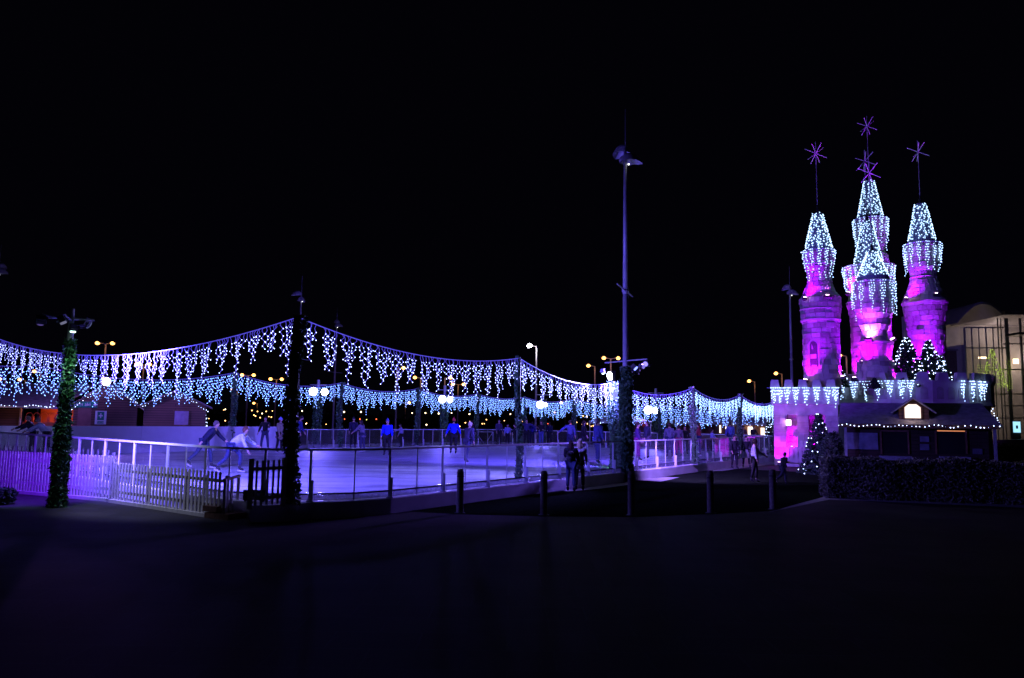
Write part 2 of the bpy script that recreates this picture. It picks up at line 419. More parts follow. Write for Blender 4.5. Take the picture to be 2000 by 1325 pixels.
for px, ty, key, lb in ((1349, 756, 'd', 'garland post right of the thick mast, in front of the grey marquees'), (1442, 770, 'e', 'garland post behind the woman in black near the castle'), (1509, 783, 'f', 'pale green lit garland post nearest the castle gate')):
    q = linept(px); b = Vector((q.x, q.y, RZ)); z = aty(px, ty, b.y).z
    ivy_post(0,0,RZ,z,.14,.12,lb,900,.06,base=b); tops[key] = Vector((b.x,b.y,z-.03))
back = []
for px, ty, lb in ((456,727,'far garland post right of the timber huts'), (666,747,'far garland post just right of the double floodlight'), (817,758,'far garland post left of the second floodlight'), (934,769,'far garland post between the second and third floodlights'), (1027,775,'far garland post hidden behind the slim near post')):
    q = linept(px, C4, C3, -.1); b = Vector((q.x, q.y, RZ)); z = aty(px, ty, b.y).z
    ivy_post(0,0,RZ,z,.17,.15,lb,500,.09,base=b); back.append(Vector((b.x,b.y,z-.03)))
for px, ty, lb in ((1124,777,'far garland post left of the purple marquee'), (1290,790,'far garland post beside the floodlight among the marquees')):
    q = linept(px, C2, C3, -.1); b = Vector((q.x, q.y, RZ)); z = aty(px, ty, b.y).z
    ivy_post(0,0,RZ,z,.17,.15,lb,500,.09,base=b); back.append(Vector((b.x,b.y,z-.03)))
# left posts out of frame that hold the wires
pL = Vector((-18.7, 27.4, 5.0)); ivy_post(0,0,0,5.0,.17,.15,'garland post at the far left edge of the rink',700,.07,base=Vector((-18.7,27.4,0)))
q = linept(60, C4, C3, -.1); pM = Vector((q.x,q.y, aty(60,712,q.y).z)); 
pM2 = linept(250, C4, C3, -.1); pM2 = Vector((pM2.x,pM2.y, aty(250,722,pM2.y).z))

def curtain(A, B, sag, label, r=.015, m_b=None, dl=1.0, dens=.1, rc=.0095, motif=.56, bs=.08, lmin=.26, pull_=.3, gap_=(.0,.1)):
    t = thing('icicle_light_curtain', A, label, 'string lights', 'icicle light curtains strung between the garland posts')
    AB = B-A; Ln = Vector((AB.x, AB.y)).length; hd = Vector((AB.x, AB.y, 0)).normalized()
    def top(u): return Vector((AB.x*u, AB.y*u, AB.z*u - sag*4*u*(1-u)))
    cab = MB(); bul = MB()
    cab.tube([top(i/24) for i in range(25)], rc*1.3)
    x = .12
    side = Vector((-hd.y, hd.x, 0))
    mi = 0
    while x < Ln-.05:
        mx = x+motif/2*(.9+.2*random.random())
        sc_ = (.75+.5*random.random())*dl
        gap = random.uniform(*gap_)
        nd = max(3, round(motif/dens))
        for k in range(nd):
            xx = x+motif*k/nd
            if xx >= Ln-.03: break
            rel = 1-abs((xx+dens/2-mx)/(motif/2))
            ln = (lmin+(.78-lmin)*max(0, rel)**1.1)*sc_*(.7+.5*random.random())
            p = top(xx/Ln)+side*random.uniform(-.04,.04)
            pts = [p.copy()]; z = 0; sgn = random.choice((-1,1))
            pull = (mx-xx)*pull_
            while z < ln:
                st = bs*(.8+.4*random.random()); z += st; sgn = -sgn if random.random() < .75 else sgn
                q = p+Vector((0,0,-z))+hd*(pull*min(1,z/.5)+sgn*.026*(1+random.random()))+side*random.uniform(-.015,.015)
                pts.append(q)
                if z > .1: bul.octa(q+hd*(sgn*.012), r, 1.2)
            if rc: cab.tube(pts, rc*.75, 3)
        x += motif+gap
        mi += 1
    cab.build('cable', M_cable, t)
    o = bul.build('bulbs', m_b or M_bulb, t); o['kind'] = 'stuff'
    return t
curtain(pL, tops['a'], .78, 'near light curtain left of the tall corner post, strings dipping low', .0115, motif=.6, dens=.105, dl=1.15, lmin=.32)
curtain(tops['a'], tops['b'], .42, 'near light curtain sloping down from the tall corner post to the slim post', .012, dens=.105, dl=1.3, lmin=.32)
curtain(tops['b'], tops['c'], .38, 'overexposed white light curtain running up to the thick ivy mast', .0135, dens=.1, dl=1.35, lmin=.35)
curtain(tops['c'], tops['d'], .42, 'light curtain just right of the thick ivy mast', .0155, dens=.09, rc=.006, m_b=M_bulb3, lmin=.4, dl=1.2)
curtain(tops['d'], tops['e'], .4, 'light curtain in front of the grey marquees', .0165, dens=.09, rc=.006, m_b=M_bulb3, lmin=.45, dl=1.2)
curtain(tops['e'], tops['f'], .32, 'short light curtain leading towards the castle gate', .018, dens=.08, rc=.006, m_b=M_bulb3, lmin=.45, dl=1.2)
gate_top = aty(1532, 803, 44.5); curtain(tops['f'], gate_top, .02, 'last short light curtain joining the castle wall', .015, dens=.05)
pL2 = Vector((-29, 35, 5.0)); curtain(pL2, pL, .6, 'light curtain beyond the left edge of the view', .014)
bl = [pM, back[0], back[1], back[2], back[3], back[4], back[5], back[6], Vector((tops['f'].x-.5, tops['f'].y+.6, tops['f'].z-.1))]
labs = ['back light curtain above the timber huts', 'back light curtain with the bright double floodlight', 'back light curtain between double floodlight and second floodlight', 'back light curtain crossing the second floodlight', 'back light curtain at the far rink corner, left part',
        'back light curtain passing behind the slim near post to the marquees', 'back light curtain over the purple marquee', 'back light curtain over the stalls next to the castle']
sg = [.55,.45,.38,.34,.25,.35,.4,.4]
for i in range(8):
    curtain(bl[i], bl[i+1], sg[i], labs[i], .019, m_b=M_bulb2, dens=.08, dl=1.5, rc=.006, bs=.14, lmin=.55, pull_=.15)
q = linept(-120, C4, C3, -.1); curtain(Vector((q.x,q.y,pM.z+.2)), pM, .25, 'back light curtain over the orange lit hut at far left', .019, m_b=M_bulb2, dens=.08, dl=1.5, rc=.006, bs=.14, lmin=.55, pull_=.15)

# masts with shell shaped heads
def shell(m, c, L_, W, H, yaw):
    n, k = 12, 8; base = len(m.v); Mz = Matrix.Rotation(yaw, 3, 'Z')
    for layer in (0, 1):
        for i in range(n+1):
            u = i/n; w = W*math.sin(PI*min(1,u**.75))*(1 if u < .5 else 1)
            w = W*(math.sin(PI*u)**.6)*(1-.35*u)
            for j in range(k+1):
                t = -1+2*j/k
                x = L_*u; y = w*t; z = H*math.sin(PI*(.15+.8*u))*(1-t*t*.8)-layer*.03
                v = Mz @ Vector((x, y, z)); m.v.append(tuple(v+Vector(c)))
    for layer in (0, 1):
        o = base+layer*(n+1)*(k+1)
        for i in range(n):
            for j in range(k):
                q = (o+i*(k+1)+j, o+(i+1)*(k+1)+j, o+(i+1)*(k+1)+j+1, o+i*(k+1)+j+1)
                m.f.append(q if layer == 0 else q[::-1])
def mast(b, label, ivy=True, ivy_h=4.35, ivy_r=.3, H=13.1, head=True, yaw=R(-70), n=3500, ivymat=None, top=True, r1f=.92):
    t = thing('tall_mast', b, label, 'mast', 'tall masts around the plaza')
    m = MB(); m.bar((0,0,0),(0,0,H*.55), .115, .1, 14); m.bar((0,0,H*.55),(0,0,H), .1, .06, 14); m.build('pole', M_mast, t, smooth=True)
    if top: m = MB(); m.bar((0,0,H),(0,0,H+1.6), .014, .006, 5); m.build('antenna', M_mast, t)
    if head:
        m = MB(); shell(m, (.06,0,H-.15), .95, .42, .42, yaw+PI); m.build('shell_canopy', M_mast, t, smooth=True)
        m = MB(); shell(m, (-.25,0,H-.62), .95, .42, .42, yaw+R(70)); m.build('shell_canopy', M_mast, t, smooth=True)
        m = MB(); m.ball((.12,-.1,H-.7), .035, 8, 6); m.build('lamp', emat('mast_lamp', (1,1,1), 4), t)
    d = Vector((-.5, -1.4, 0)).normalized()
    if top: m = MB(); m.bar(d*1.5+Vector((0,0,7.35)), -d*1.5+Vector((0,0,7.35)), .03, seg=6); m.bar((0,0,7.3),(0,0,7.4),.14,seg=12); m.build('crossbar', M_mast, t)
    d2 = Vector((.53, -.85, 0)).normalized() if top else Vector((1,.45,0)).normalized()
    bl2 = 1.25 if top else .5; m = MB(); m.bar(d2*-bl2+Vector((0,0,4.6)), d2*bl2+Vector((0,0,4.6)), .028, seg=6); m.build('crossbar', M_mast, t)
    if not top:
        m = MB(); m.bar((0,0,4.55),(.3,-.85,4.6),.025); m.bar((0,0,4.55),(-.3,-.75,4.6),.025); m.build('bracket_arm', M_dkmetal, t)  # arms added to carry the extra fence floods
    if ivy:
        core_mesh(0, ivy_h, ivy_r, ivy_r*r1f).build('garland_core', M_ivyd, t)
        ivy_mesh(0, ivy_h, ivy_r*1.05, ivy_r*r1f, n, .085, lump=.12, wob=.01).build('garland', ivymat or M_ivy, t)
    return t
def flood(loc, target, power, color, label, w=.42, h=.3, angle=130, glow=30, lens=(.85,.88,1), blend=.7, group='floodlights round the rink', cat='floodlight', size=.2):
    t = thing('floodlight', loc, label, cat, group)
    d = (Vector(target)-Vector(loc)); q = d.to_track_quat('-Y', 'Z').to_matrix()   # -Y faces target
    m = MB(); m.box(q @ Vector((0,.09,0)), (w,.16,h), q); m.build('housing', M_dkmetal, t)
    m = MB(); rr_ = min(w,h)*.5
    cs = [0] if w < h*1.6 else [-(w/2-rr_)*.9, (w/2-rr_)*.9]
    for cx_ in cs: m.bar(q @ Vector((cx_,-.03,0)), q @ Vector((cx_,.01,0)), rr_, seg=20)
    m.build('lens', emat('flood_lens_%s' % '_'.join('%d' % int(c*100) for c in lens)+'_%d' % glow, lens, glow), t)
    m = MB(); m.bar(q @ Vector((-w*.55,.08,0)), q @ Vector((-w*.55,.08,-h*.75)), .012); m.bar(q @ Vector((w*.55,.08,0)), q @ Vector((w*.55,.08,-h*.75)), .012); m.bar(q @ Vector((-w*.55,.08,-h*.75)), q @ Vector((w*.55,.08,-h*.75)), .012); m.build('bracket', M_dkmetal, t)
    l = spot('light', Vector(loc)+d.normalized()*.12, target, power, color, angle, blend, size)
    l.parent = t; l.location = Vector(loc)+d.normalized()*.12-Vector(loc)
    return t
BV = (.13,.085,1.0)      # rink flood colour
# thick mast near centre
bm = at(1222, 941, 0); mast(bm, 'tallest lit mast wrapped in dark ivy, right of centre', n=5200, ivy_r=.27, r1f=.7)
b1 = at(112, 991, 0); mast(b1, 'dark unlit mast wrapped in ivy in front of the picket fence at left', ivy_h=4.05, ivy_r=.165, n=4200, r1f=.55, H=4.85, head=False, top=False)
b3 = Vector(((583-1000)/FPX*67, 67, 0)); mast(b3, 'mast with T shaped top rising behind the tall corner post', ivy=False, yaw=R(0))
b4 = Vector(((655-1000)/FPX*86, 86, 0)); mast(b4, 'faint unlit mast right of the T topped mast', ivy=False)
b5 = Vector(((1548-1000)/FPX*60, 60, 0)); mast(b5, 'mast standing just left of the castle towers', ivy=False)
b6 = Vector((-38.0, 56, 0)); mast(b6, 'faint mast head cut by the left edge of the view', ivy=False)
# masts behind the far side carrying the floods
MF = []
for px, d, iv, lb in ((620,54,.3,'ivy wrapped flood mast lit pale blue behind the far barrier'), (868,60,.28,'ivy wrapped flood mast beyond the boy in the red hat'), (1061,68,.26,'narrow ivy wrapped flood mast behind the slim near post'), (1281,60,.26,'ivy wrapped flood mast between the marquees')):
    bb = Vector((ray(px,800).x/ray(px,800).y*d, d, 0))
    t = thing('flood_mast', bb, lb, 'mast', 'ivy wrapped flood masts behind the rink')
    m = MB(); m.bar((0,0,0),(0,0,4.9), .1, seg=10); m.bar((-.6,0,4.55),(.6,0,4.55),.03); m.build('pole', M_mast, t)
    core_mesh(0, 4.1, iv, iv*.9).build('garland_core', M_ivyd, t); ivy_mesh(0, 4.15, iv, iv*.9, 1500, .1, .12, .01).build('garland', M_ivy, t)
    MF.append(bb)
ICE_T = Vector((-3, 34, .4))
fl = []
def rinkflood(px, py, d, tgt, pw, lb, colr=BV, w=.6, h=.42, glow=30, lens=(.85,.9,1)):
    loc = aty(px, py, d); flood(loc, tgt, pw, colr, lb, w, h, 95, glow, lens)
rinkflood(612, 765, 53.3, (-4,38,.4), 1300, 'left half of the bright double floodlight on the far mast', w=.56, h=.56)
rinkflood(634, 766, 53.3, (-10,34,.4), 700, 'right half of the bright double floodlight on the far mast', w=.46, h=.46)
rinkflood(864, 780, 59.2, (2,42,.4), 1300, 'second floodlight, white and starry over the boy in the red hat', w=.56, h=.56)
rinkflood(879, 781, 59.2, (8,46,.4), 500, 'small floodlight right beside the second one', w=0.47, h=0.47)
rinkflood(1055, 791, 67.2, (0,46,.4), 1000, 'third floodlight right of the slim near post', w=0.62, h=0.62)
rinkflood(1065, 791, 67.2, (6,46,.4), 400, 'small floodlight beside the third one', w=0.34, h=0.61)
rinkflood(1266, 801, 59.2, (6,46,.4), 1300, 'floodlight glaring between the marquees', w=.6, h=.6)
rinkflood(1280, 802, 59.2, (12,46,.4), 600, 'smaller violet floodlight between the marquees', w=0.61, h=0.47)
rinkflood(208, 746, 41.5, (-12,34,.4), 500, 'pinkish floodlight on the gable of the first aid hut', (.42,.16,1.0), w=.5, h=.42, lens=(1,.75,1))
point('light', aty(208,746,41.5)+Vector((0,-.3,.3)), 900, (.3,.15,1.0), .2)
# near floods on masts
loc = bm+Vector((-.62,-.15,4.0)); flood(loc, (-9,24,1.6), 6500, (.32,.28,1.0), 'white floodlight on the thick ivy mast facing left', .32, .36, 84, 25)
loc = bm+Vector((.1,.5,4.5)); flood(loc, (-1,40,.4), 13000, BV, 'blue floodlight on the thick ivy mast aimed across the ice', .26, .2, 92, 2, (.3,.3,1))
loc = bm+Vector((.6,-1.0,4.42)); flood(loc, (-1.0,23.0,.3), 5200, (.2,.11,1.0), 'added blue floodlight on the arm of the thick ivy mast washing the platform front', .22, .18, 50, 2, (.25,.2,1))  # added lamp, set outward so the platform front catches light
loc = bm+Vector((.66,-.85,4.42)); flood(loc, (8.6,33.4,.2), 6500, (.3,.16,1.0), 'added violet floodlight on the arm of the thick ivy mast washing the right platform front', .2, .16, 84, 2, (.25,.2,1))  # added mate of the blue arm flood, for the right platform front
loc = bm+Vector((.5,-1.12,4.3)); flood(loc, (13,22.5,.9), 420, (.5,.4,1.0), 'added dim floodlight on the arm of the thick ivy mast facing the hedge', .18, .14, 60, 1, (.25,.2,.8))  # added lamp to lift the hedge out of the dark
loc = bm+Vector((.35,.45,4.3)); flood(loc, (11,46,.4), 3500, (.18,.07,1.0), 'deep blue floodlight on the thick ivy mast aimed at the stall end', .26, .2, 100, 2, (.3,.2,1))
loc = bm+Vector((.35,-.25,4.3)); flood(loc, (9,27.5,0), 260, (.25,.12,1.0), 'small blue floodlight on the right of the thick ivy mast', .22, .18, 110, 3, (.2,.25,1))
loc = b1+Vector((.25,.3,4.5)); flood(loc, (-6,27.5,.4), 12500, (.15,.11,1.0), 'dim floodlight rig on the dark left mast facing the ice', .26, .2, 128, .3, (.3,.35,.8))
loc = b1+Vector((-.3,-.75,4.4)); flood(loc, (-13.4,21.2,.5), 3000, (.13,.015,1.0), 'added violet floodlight on the dark left mast facing the picket fence', .2, .16, 75, .3, (.3,.2,.8))  # added on its own arm to light the left pickets
loc = b1+Vector((.3,-.85,4.4)); flood(loc, (-8.8,18.9,.6), 560, (.5,.55,1.0), 'added dim pale floodlight on the dark left mast facing the lower picket fence', .16, .14, 66, .3, (.5,.5,.8))  # added out in front so the lower pickets catch light
loc = b1+Vector((.3,-.42,4.25)); flood(loc, b1+Vector((.03,-.12,3.1)), 150, (.5,1.0,.72), 'small green white spotlight above the ivy of the left mast', .16, .12, 40, 6, (.6,1,.8))
loc = tops['c']+Vector((-.5,-.55,.35)); flood(loc, tops['c']+Vector((0,0,-1.6)), 260, (.3,1.0,.4), 'small spotlight shining down the green lit garland post', .16, .12, 38, 8, (.7,1,.9))

# ------------------------------------------------------------ picket fences
def picket(px_pts, z0, h, label, sp=.125, w=.065, zbase=.06, plinth=True, zw=None):
    A, B = (at(px_pts[0][0], px_pts[0][1], z0), at(px_pts[1][0], px_pts[1][1], z0))
    t = thing('picket_fence', A, label, 'fence', 'cream picket fencing in front of the rink'); d = B-A; Ln = d.length; u = d.normalized(); side = Vector((-u.y,u.x,0))
    ang = math.atan2(u.y, u.x); Mz = Matrix.Rotation(ang, 3, 'Z')
    m = MB(); n = int(Ln/sp)
    for i in range(n+1):
        c = u*(i*sp); hh = h-w/2
        prof = [(-w/2, zbase), (w/2, zbase), (w/2, hh)] + [(w/2*math.cos(a), hh+w/2*math.sin(a)) for a in (R(30),R(60),R(90),R(120),R(150))] + [(-w/2, hh)]
        base = len(m.v); k = len(prof); tl = random.uniform(-.004,.004)
        for dy in (-.01, .01):
            for x, z in prof: m.v.append(tuple(c+u*(x+tl)+side*dy+Vector((0,0,z))))
        m.f.append(tuple(base+q for q in range(k))); m.f.append(tuple(base+k+q for q in reversed(range(k))))
        for q in range(k): r_ = (q+1) % k; m.f.append((base+q, base+k+q, base+k+r_, base+r_))
    m.build('picket_panel', M_timber, t)
    for zz in (h*.8, h*.26):
        m = MB(); m.beam(side*.035+Vector((0,0,zz)), side*.035+d+Vector((0,0,zz)), .035, .07); m.build('rail', M_timber, t)
    np_ = max(1, round(Ln/1.8))
    for i in range(np_+1):
        m = MB(); m.box(u*(Ln*i/np_)+side*.09+Vector((0,0,h*.46)), (.07,.07,h*.92), Mz); m.build('post', M_timber, t)
    if plinth:
        m = MB(); m.beam(side*-.03+Vector((0,0,.04)), side*-.03+d+Vector((0,0,.04)), .12, .08); m.build('base_plank', M_timber, t)
    return t
picket(((-60,955),(213,979.5)), 0, 1.17, 'taller violet lit picket fence on the left behind the dark mast', .13, .07)
picket(((218,981),(433,1014)), 0, 1.02, 'lower picket fence of cream pickets ending at the steps', .155, .075)
picket(((-60,925),(213,946)), 0, 1.1, 'second picket fence running behind the taller left one', .26, plinth=False)
# steps + low balustrade + gate
g0 = at(487, 994, RZ); g1 = at(552, 988, RZ)
t = thing('timber_steps', at(437,1016,0), 'brown timber steps with low balustrade left of the gate', 'steps')
O = t.location
p0 = at(437, 1016, 0); p1 = at(483, 1010, 0); dd = (p1-p0); uu = dd.normalized(); sd = Vector((-uu.y, uu.x, 0))
for i, (zz, dp) in enumerate(((.13,.75),(.27,.45))):
    m = MB(); mm = Matrix.Rotation(math.atan2(uu.y,uu.x),3,'Z'); m.box(dd*.5+sd*(.25+i*.22)+Vector((0,0,zz-.065)), (dd.length, dp, .12), mm); m.build('tread', M_timber2, t)
m = MB(); m.beam(sd*.05+Vector((0,0,.86)), dd+sd*.3+Vector((0,0,.9)), .05, .06); m.build('handrail', M_timber2, t)
for k in (.08, .5, .93):
    m = MB(); m.box(dd*k+sd*(.05+.25*k)+Vector((0,0,.43)), (.06,.06,.86)); m.build('post', M_timber, t)
t = thing('picket_gate', g0, 'cream picket gate on the platform beside the tall corner post', 'gate')
d = g1-g0; u = d.normalized(); Ln = d.length; mm = Matrix.Rotation(math.atan2(u.y,u.x),3,'Z')
for k in (0, 1):
    m = MB(); m.box(d*k+Vector((0,0,.5)), (.075,.075,1.02), mm); m.build('gate_post', M_timber, t)
m = MB()
for i in range(1, 6):
    c = d*(i/6.0); m.box(c+Vector((0,0,.5)), (.045,.02,.9), mm); m.bar(c+Vector((0,0,.95))-Vector((-u.y,u.x,0))*.01, c+Vector((0,0,.95))+Vector((-u.y,u.x,0))*.01, .0225, seg=12)
m.build('picket_panel', M_timber, t)
for zz in (.8, .2):
    m = MB(); m.beam(Vector((0,0,zz))+Vector((-u.y,u.x,0))*.025, d+Vector((0,0,zz))+Vector((-u.y,u.x,0))*.025, .03, .07); m.build('rail', M_timber, t)
bx = at(490, 982, RZ); t = thing('control_box', bx, 'small dark box on the deck behind the picket gate', 'box')
m = MB(); m.box((0,.25,.14), (.5,.12,.22)); m.build('case', M_dkmetal, t, bevel=.01); m = MB(); m.box((.08,.18,.16),(.14,.01,.06)); m.box((-.1,.18,.16),(.08,.01,.06)); m.build('label_plate', mat('label_grey',(.4,.4,.45)), t)
for sx in (-.2,.2): m = MB(); m.box((sx,.25,.02),(.04,.1,.04)); m.build('foot', M_dkmetal, t)
# coolant hoses between picket fence and rink
a = at(225, 968, .05); b = at(425, 1000, .05)
for k in range(3):
    m = MB(); pts = []
    off = Vector((.25, .45, 0))*(1+k*.45)
    for i in range(90):
        s_ = i/89; q = a.lerp(b, s_)+off; q.z = .06+.05*abs(math.sin(s_*40+k))+k*.09; q += Vector((.05*math.sin(s_*57+k*2), .06*math.cos(s_*50), 0)); pts.append(q)
    m.tube(pts, .05, 8)
    tag(m.build('coolant_hose', mat('hose_rubber', (.12,.13,.13), .5, .3), smooth=True), ['lowest coolant hose lying behind the lower picket fence','middle coolant hose looping behind the lower picket fence','uppermost coolant hose looping behind the lower picket fence'][k], 'hose', 'coolant hoses behind the picket fence')

# ------------------------------------------------------------ bollards
def bollard(px, yb, label):
    b = at(px, yb, 0); t = thing('bollard', b, label, 'bollard', 'row of timber bollards along the lawn')
    m = MB(); m.lathe([(.085,0),(.085,.96),(.088,.97),(.088,.985),(.08,.99),(.075,1.03),(.05,1.055),(.001,1.065)], seg=20, cap=False)
    m.build('shaft', mat('weathered_bollard', (.3,.26,.25), .8, .35, 14, .5, 40), t, smooth=True)
    m = MB(); m.lathe([(.088,.87),(.091,.87),(.091,.9),(.088,.9)], seg=20, cap=False); m.build('band', M_dkmetal, t)
    m = MB(); m.lathe([(.086,0),(.13,0),(.13,.02),(.086,.03)], seg=20, cap=False); m.build('collar', M_dkmetal, t)
for px, yb, lb in ((898,1003,'leftmost bollard, in front of the slim garland post'),(1062,1007,'bollard below the two women at the barrier'),(1233,1008,'bollard in front of the thick ivy mast'),(1388,1003,'bollard right of the thick mast on the dark lawn'),(1510,996,'rightmost bollard beside the running child')):
    bollard(px, yb, lb)

# ------------------------------------------------------------ hedge, bushes, trees
def hedge(name, pxa, pxb, z1, depth, label, n, size=.05):
    a = at(*pxa); b = at(*pxb); t = thing(name, a, label, 'hedge'); d = b-a; Ln = d.length; u = d.normalized(); s_ = Vector((-u.y,u.x,0))
    m = MB(); 
    for i in range(n):
        x = random.random()*Ln; f = random.random()
        hh = z1*(1+.04*math.sin(x*2.1)+.03*math.sin(x*5.3))
        if f < .6: y = random.gauss(.03,.04)+.06*math.sin(x*3); z = random.random()*hh
        elif f < .92: y = random.random()*depth; z = hh+random.gauss(0,.03)
        else: x = random.choice((random.gauss(0,.04), Ln)); y = random.random()*depth; z = random.random()*hh
        m.leaf(u*x+s_*y+Vector((0,0,z)), size*(.6+.8*random.random()))
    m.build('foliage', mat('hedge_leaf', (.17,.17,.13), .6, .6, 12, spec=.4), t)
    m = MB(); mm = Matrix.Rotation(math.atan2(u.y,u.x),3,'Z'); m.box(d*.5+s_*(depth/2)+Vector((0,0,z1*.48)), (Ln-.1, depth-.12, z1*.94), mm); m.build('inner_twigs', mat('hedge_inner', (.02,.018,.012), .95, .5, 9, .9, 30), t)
    return t
hedge('hedge', (1616,974), (2060,990), 1.17, 1.3, 'long clipped hedge in front of the timber kiosk at right', 30000, .045)
def bush(px, py, w, h, label, n=2600, z=0, leafm=None, cat='bush'):
    b = at(px, py, z); t = thing('bush', b, label, cat)
    m = MB()
    for i in range(n):
        v = Vector((random.gauss(0,1),random.gauss(0,1),random.gauss(0,1))).normalized()
        q = .75+.25*random.random()+.12*math.sin(v.x*7+v.z*5)
        m.leaf((v.x*w*q, v.y*w*q, h*.5+v.z*h*.5*q), .055*(.6+.8*random.random()))
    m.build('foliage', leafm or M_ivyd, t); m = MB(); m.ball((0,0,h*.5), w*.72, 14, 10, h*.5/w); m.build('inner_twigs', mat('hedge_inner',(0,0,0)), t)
bush(4, 986, .3, .42, 'low dark mound of foliage at the far left edge of the plaza', 900)
bush(1627, 932, .42, 2.0, 'dark rounded shrub in front of the lit fir at the kiosk corner', 3200)
bush(1965, 905, 1.1, 1.3, 'dark bush right of the timber kiosk', 2500)

def fir(b, h, w, label, n, lights=90, lb_l='', nlit=None, size=.1, br=.02, lm=None):
    t = thing('fir_tree', b, label, 'tree', None)
    m = MB(); m.bar((0,0,0),(0,0,h*.95), .05*h/2.5, .01, 7); m.build('trunk', M_bark, t)
    m = MB(); tips = []
    lay = max(6, int(h*5))
    for i in range(n):
        t_ = random.random()**1.3; 
        li = int(t_*lay); zc = h*(.06+.92*(li+.3*random.random())/lay); rr = w*(1-(zc/h))*1.02+.03
        nb = 9; br_i = random.randrange(nb); a = 2*PI*br_i/nb+li*1.3+random.gauss(0,.12)
        q = random.random()**.55*rr; drop = q*.25
        p_ = Vector((q*math.cos(a), q*math.sin(a), max(.03, zc-drop+random.gauss(0,.02)))); m.leaf(p_, size*(.5+.8*random.random()))
        if q > rr*.8: tips.append(p_)
    m.build('crown', lm or M_fir, t)
    if lights:
        lt = MB(); cam_side = [p_ for p_ in tips]
        pts = random.sample(cam_side, min(lights, len(cam_side)))
        for p_ in pts: lt.octa(p_*1.03, br, 1.0)
        fl_ = thing('fairy_lights', b, lb_l, 'fairy lights', 'fairy lights on the fir trees')
        o = lt.build('bulbs', M_bulbs, fl_); o['kind'] = 'stuff'
        cb_ = MB(); cb_.tube([Vector((w*(1-q/60)*1.0*math.cos(q*.8), w*(1-q/60)*1.0*math.sin(q*.8), h*(.06+.9*q/60))) for q in range(60)], .006, 3); cb_.build('cable', mat('dark_cable', (.03,.05,.04), .5), fl_)
    return t
# lit fir at kiosk corner
b = aty(1602, 925, 36); b.z = 0
fir(b, 2.9, 1.05, 'fir tree with white fairy lights between castle gate and kiosk', 7000, 65, 'white fairy lights draped over the fir beside the kiosk', size=.1, br=.026)
b = aty(395, 840, 46.5); b.z = 0
fir(b, 3.0, .55, 'slim lit fir at the right end of the timber huts', 1500, 110, 'fairy lights on the slim fir beside the timber huts', size=.12, br=.024)
b = aty(1503, 850, 56); b.z = .0
fir(b, 3.0, .6, 'small white lit fir in front of the stalls by the castle', 1500, 120, 'fairy lights on the fir by the stalls', size=.12, br=.026)

# ------------------------------------------------------------ people
M_skin = mat('skin', (.5,.32,.25), .55, .08, 8)
def cloth(c): 
    nm = 'cloth_%d_%d_%d' % tuple(int(v*100) for v in c)
    return mat(nm, c, .85, .18, 18, .2, 60)
def skin_mesh(name, joints, edges, radii, m, parent, sub=1, root=0, flat=None):
    me = bpy.data.meshes.new(name); me.from_pydata([tuple(j) for j in joints], edges, []); me.update()
    tmp = bpy.data.objects.new(name, me); col.objects.link(tmp)
    md = tmp.modifiers.new('skin', 'SKIN'); md.use_smooth_shade = True
    ly = me.skin_vertices[0] if len(me.skin_vertices) else None
    for i, r in enumerate(radii):
        ly.data[i].radius = (r, r) if not isinstance(r, tuple) else r
        ly.data[i].use_root = (i == root)
    sb = tmp.modifiers.new('sub', 'SUBSURF'); sb.levels = sub; sb.render_levels = sub
    return tmp
PENDING = []
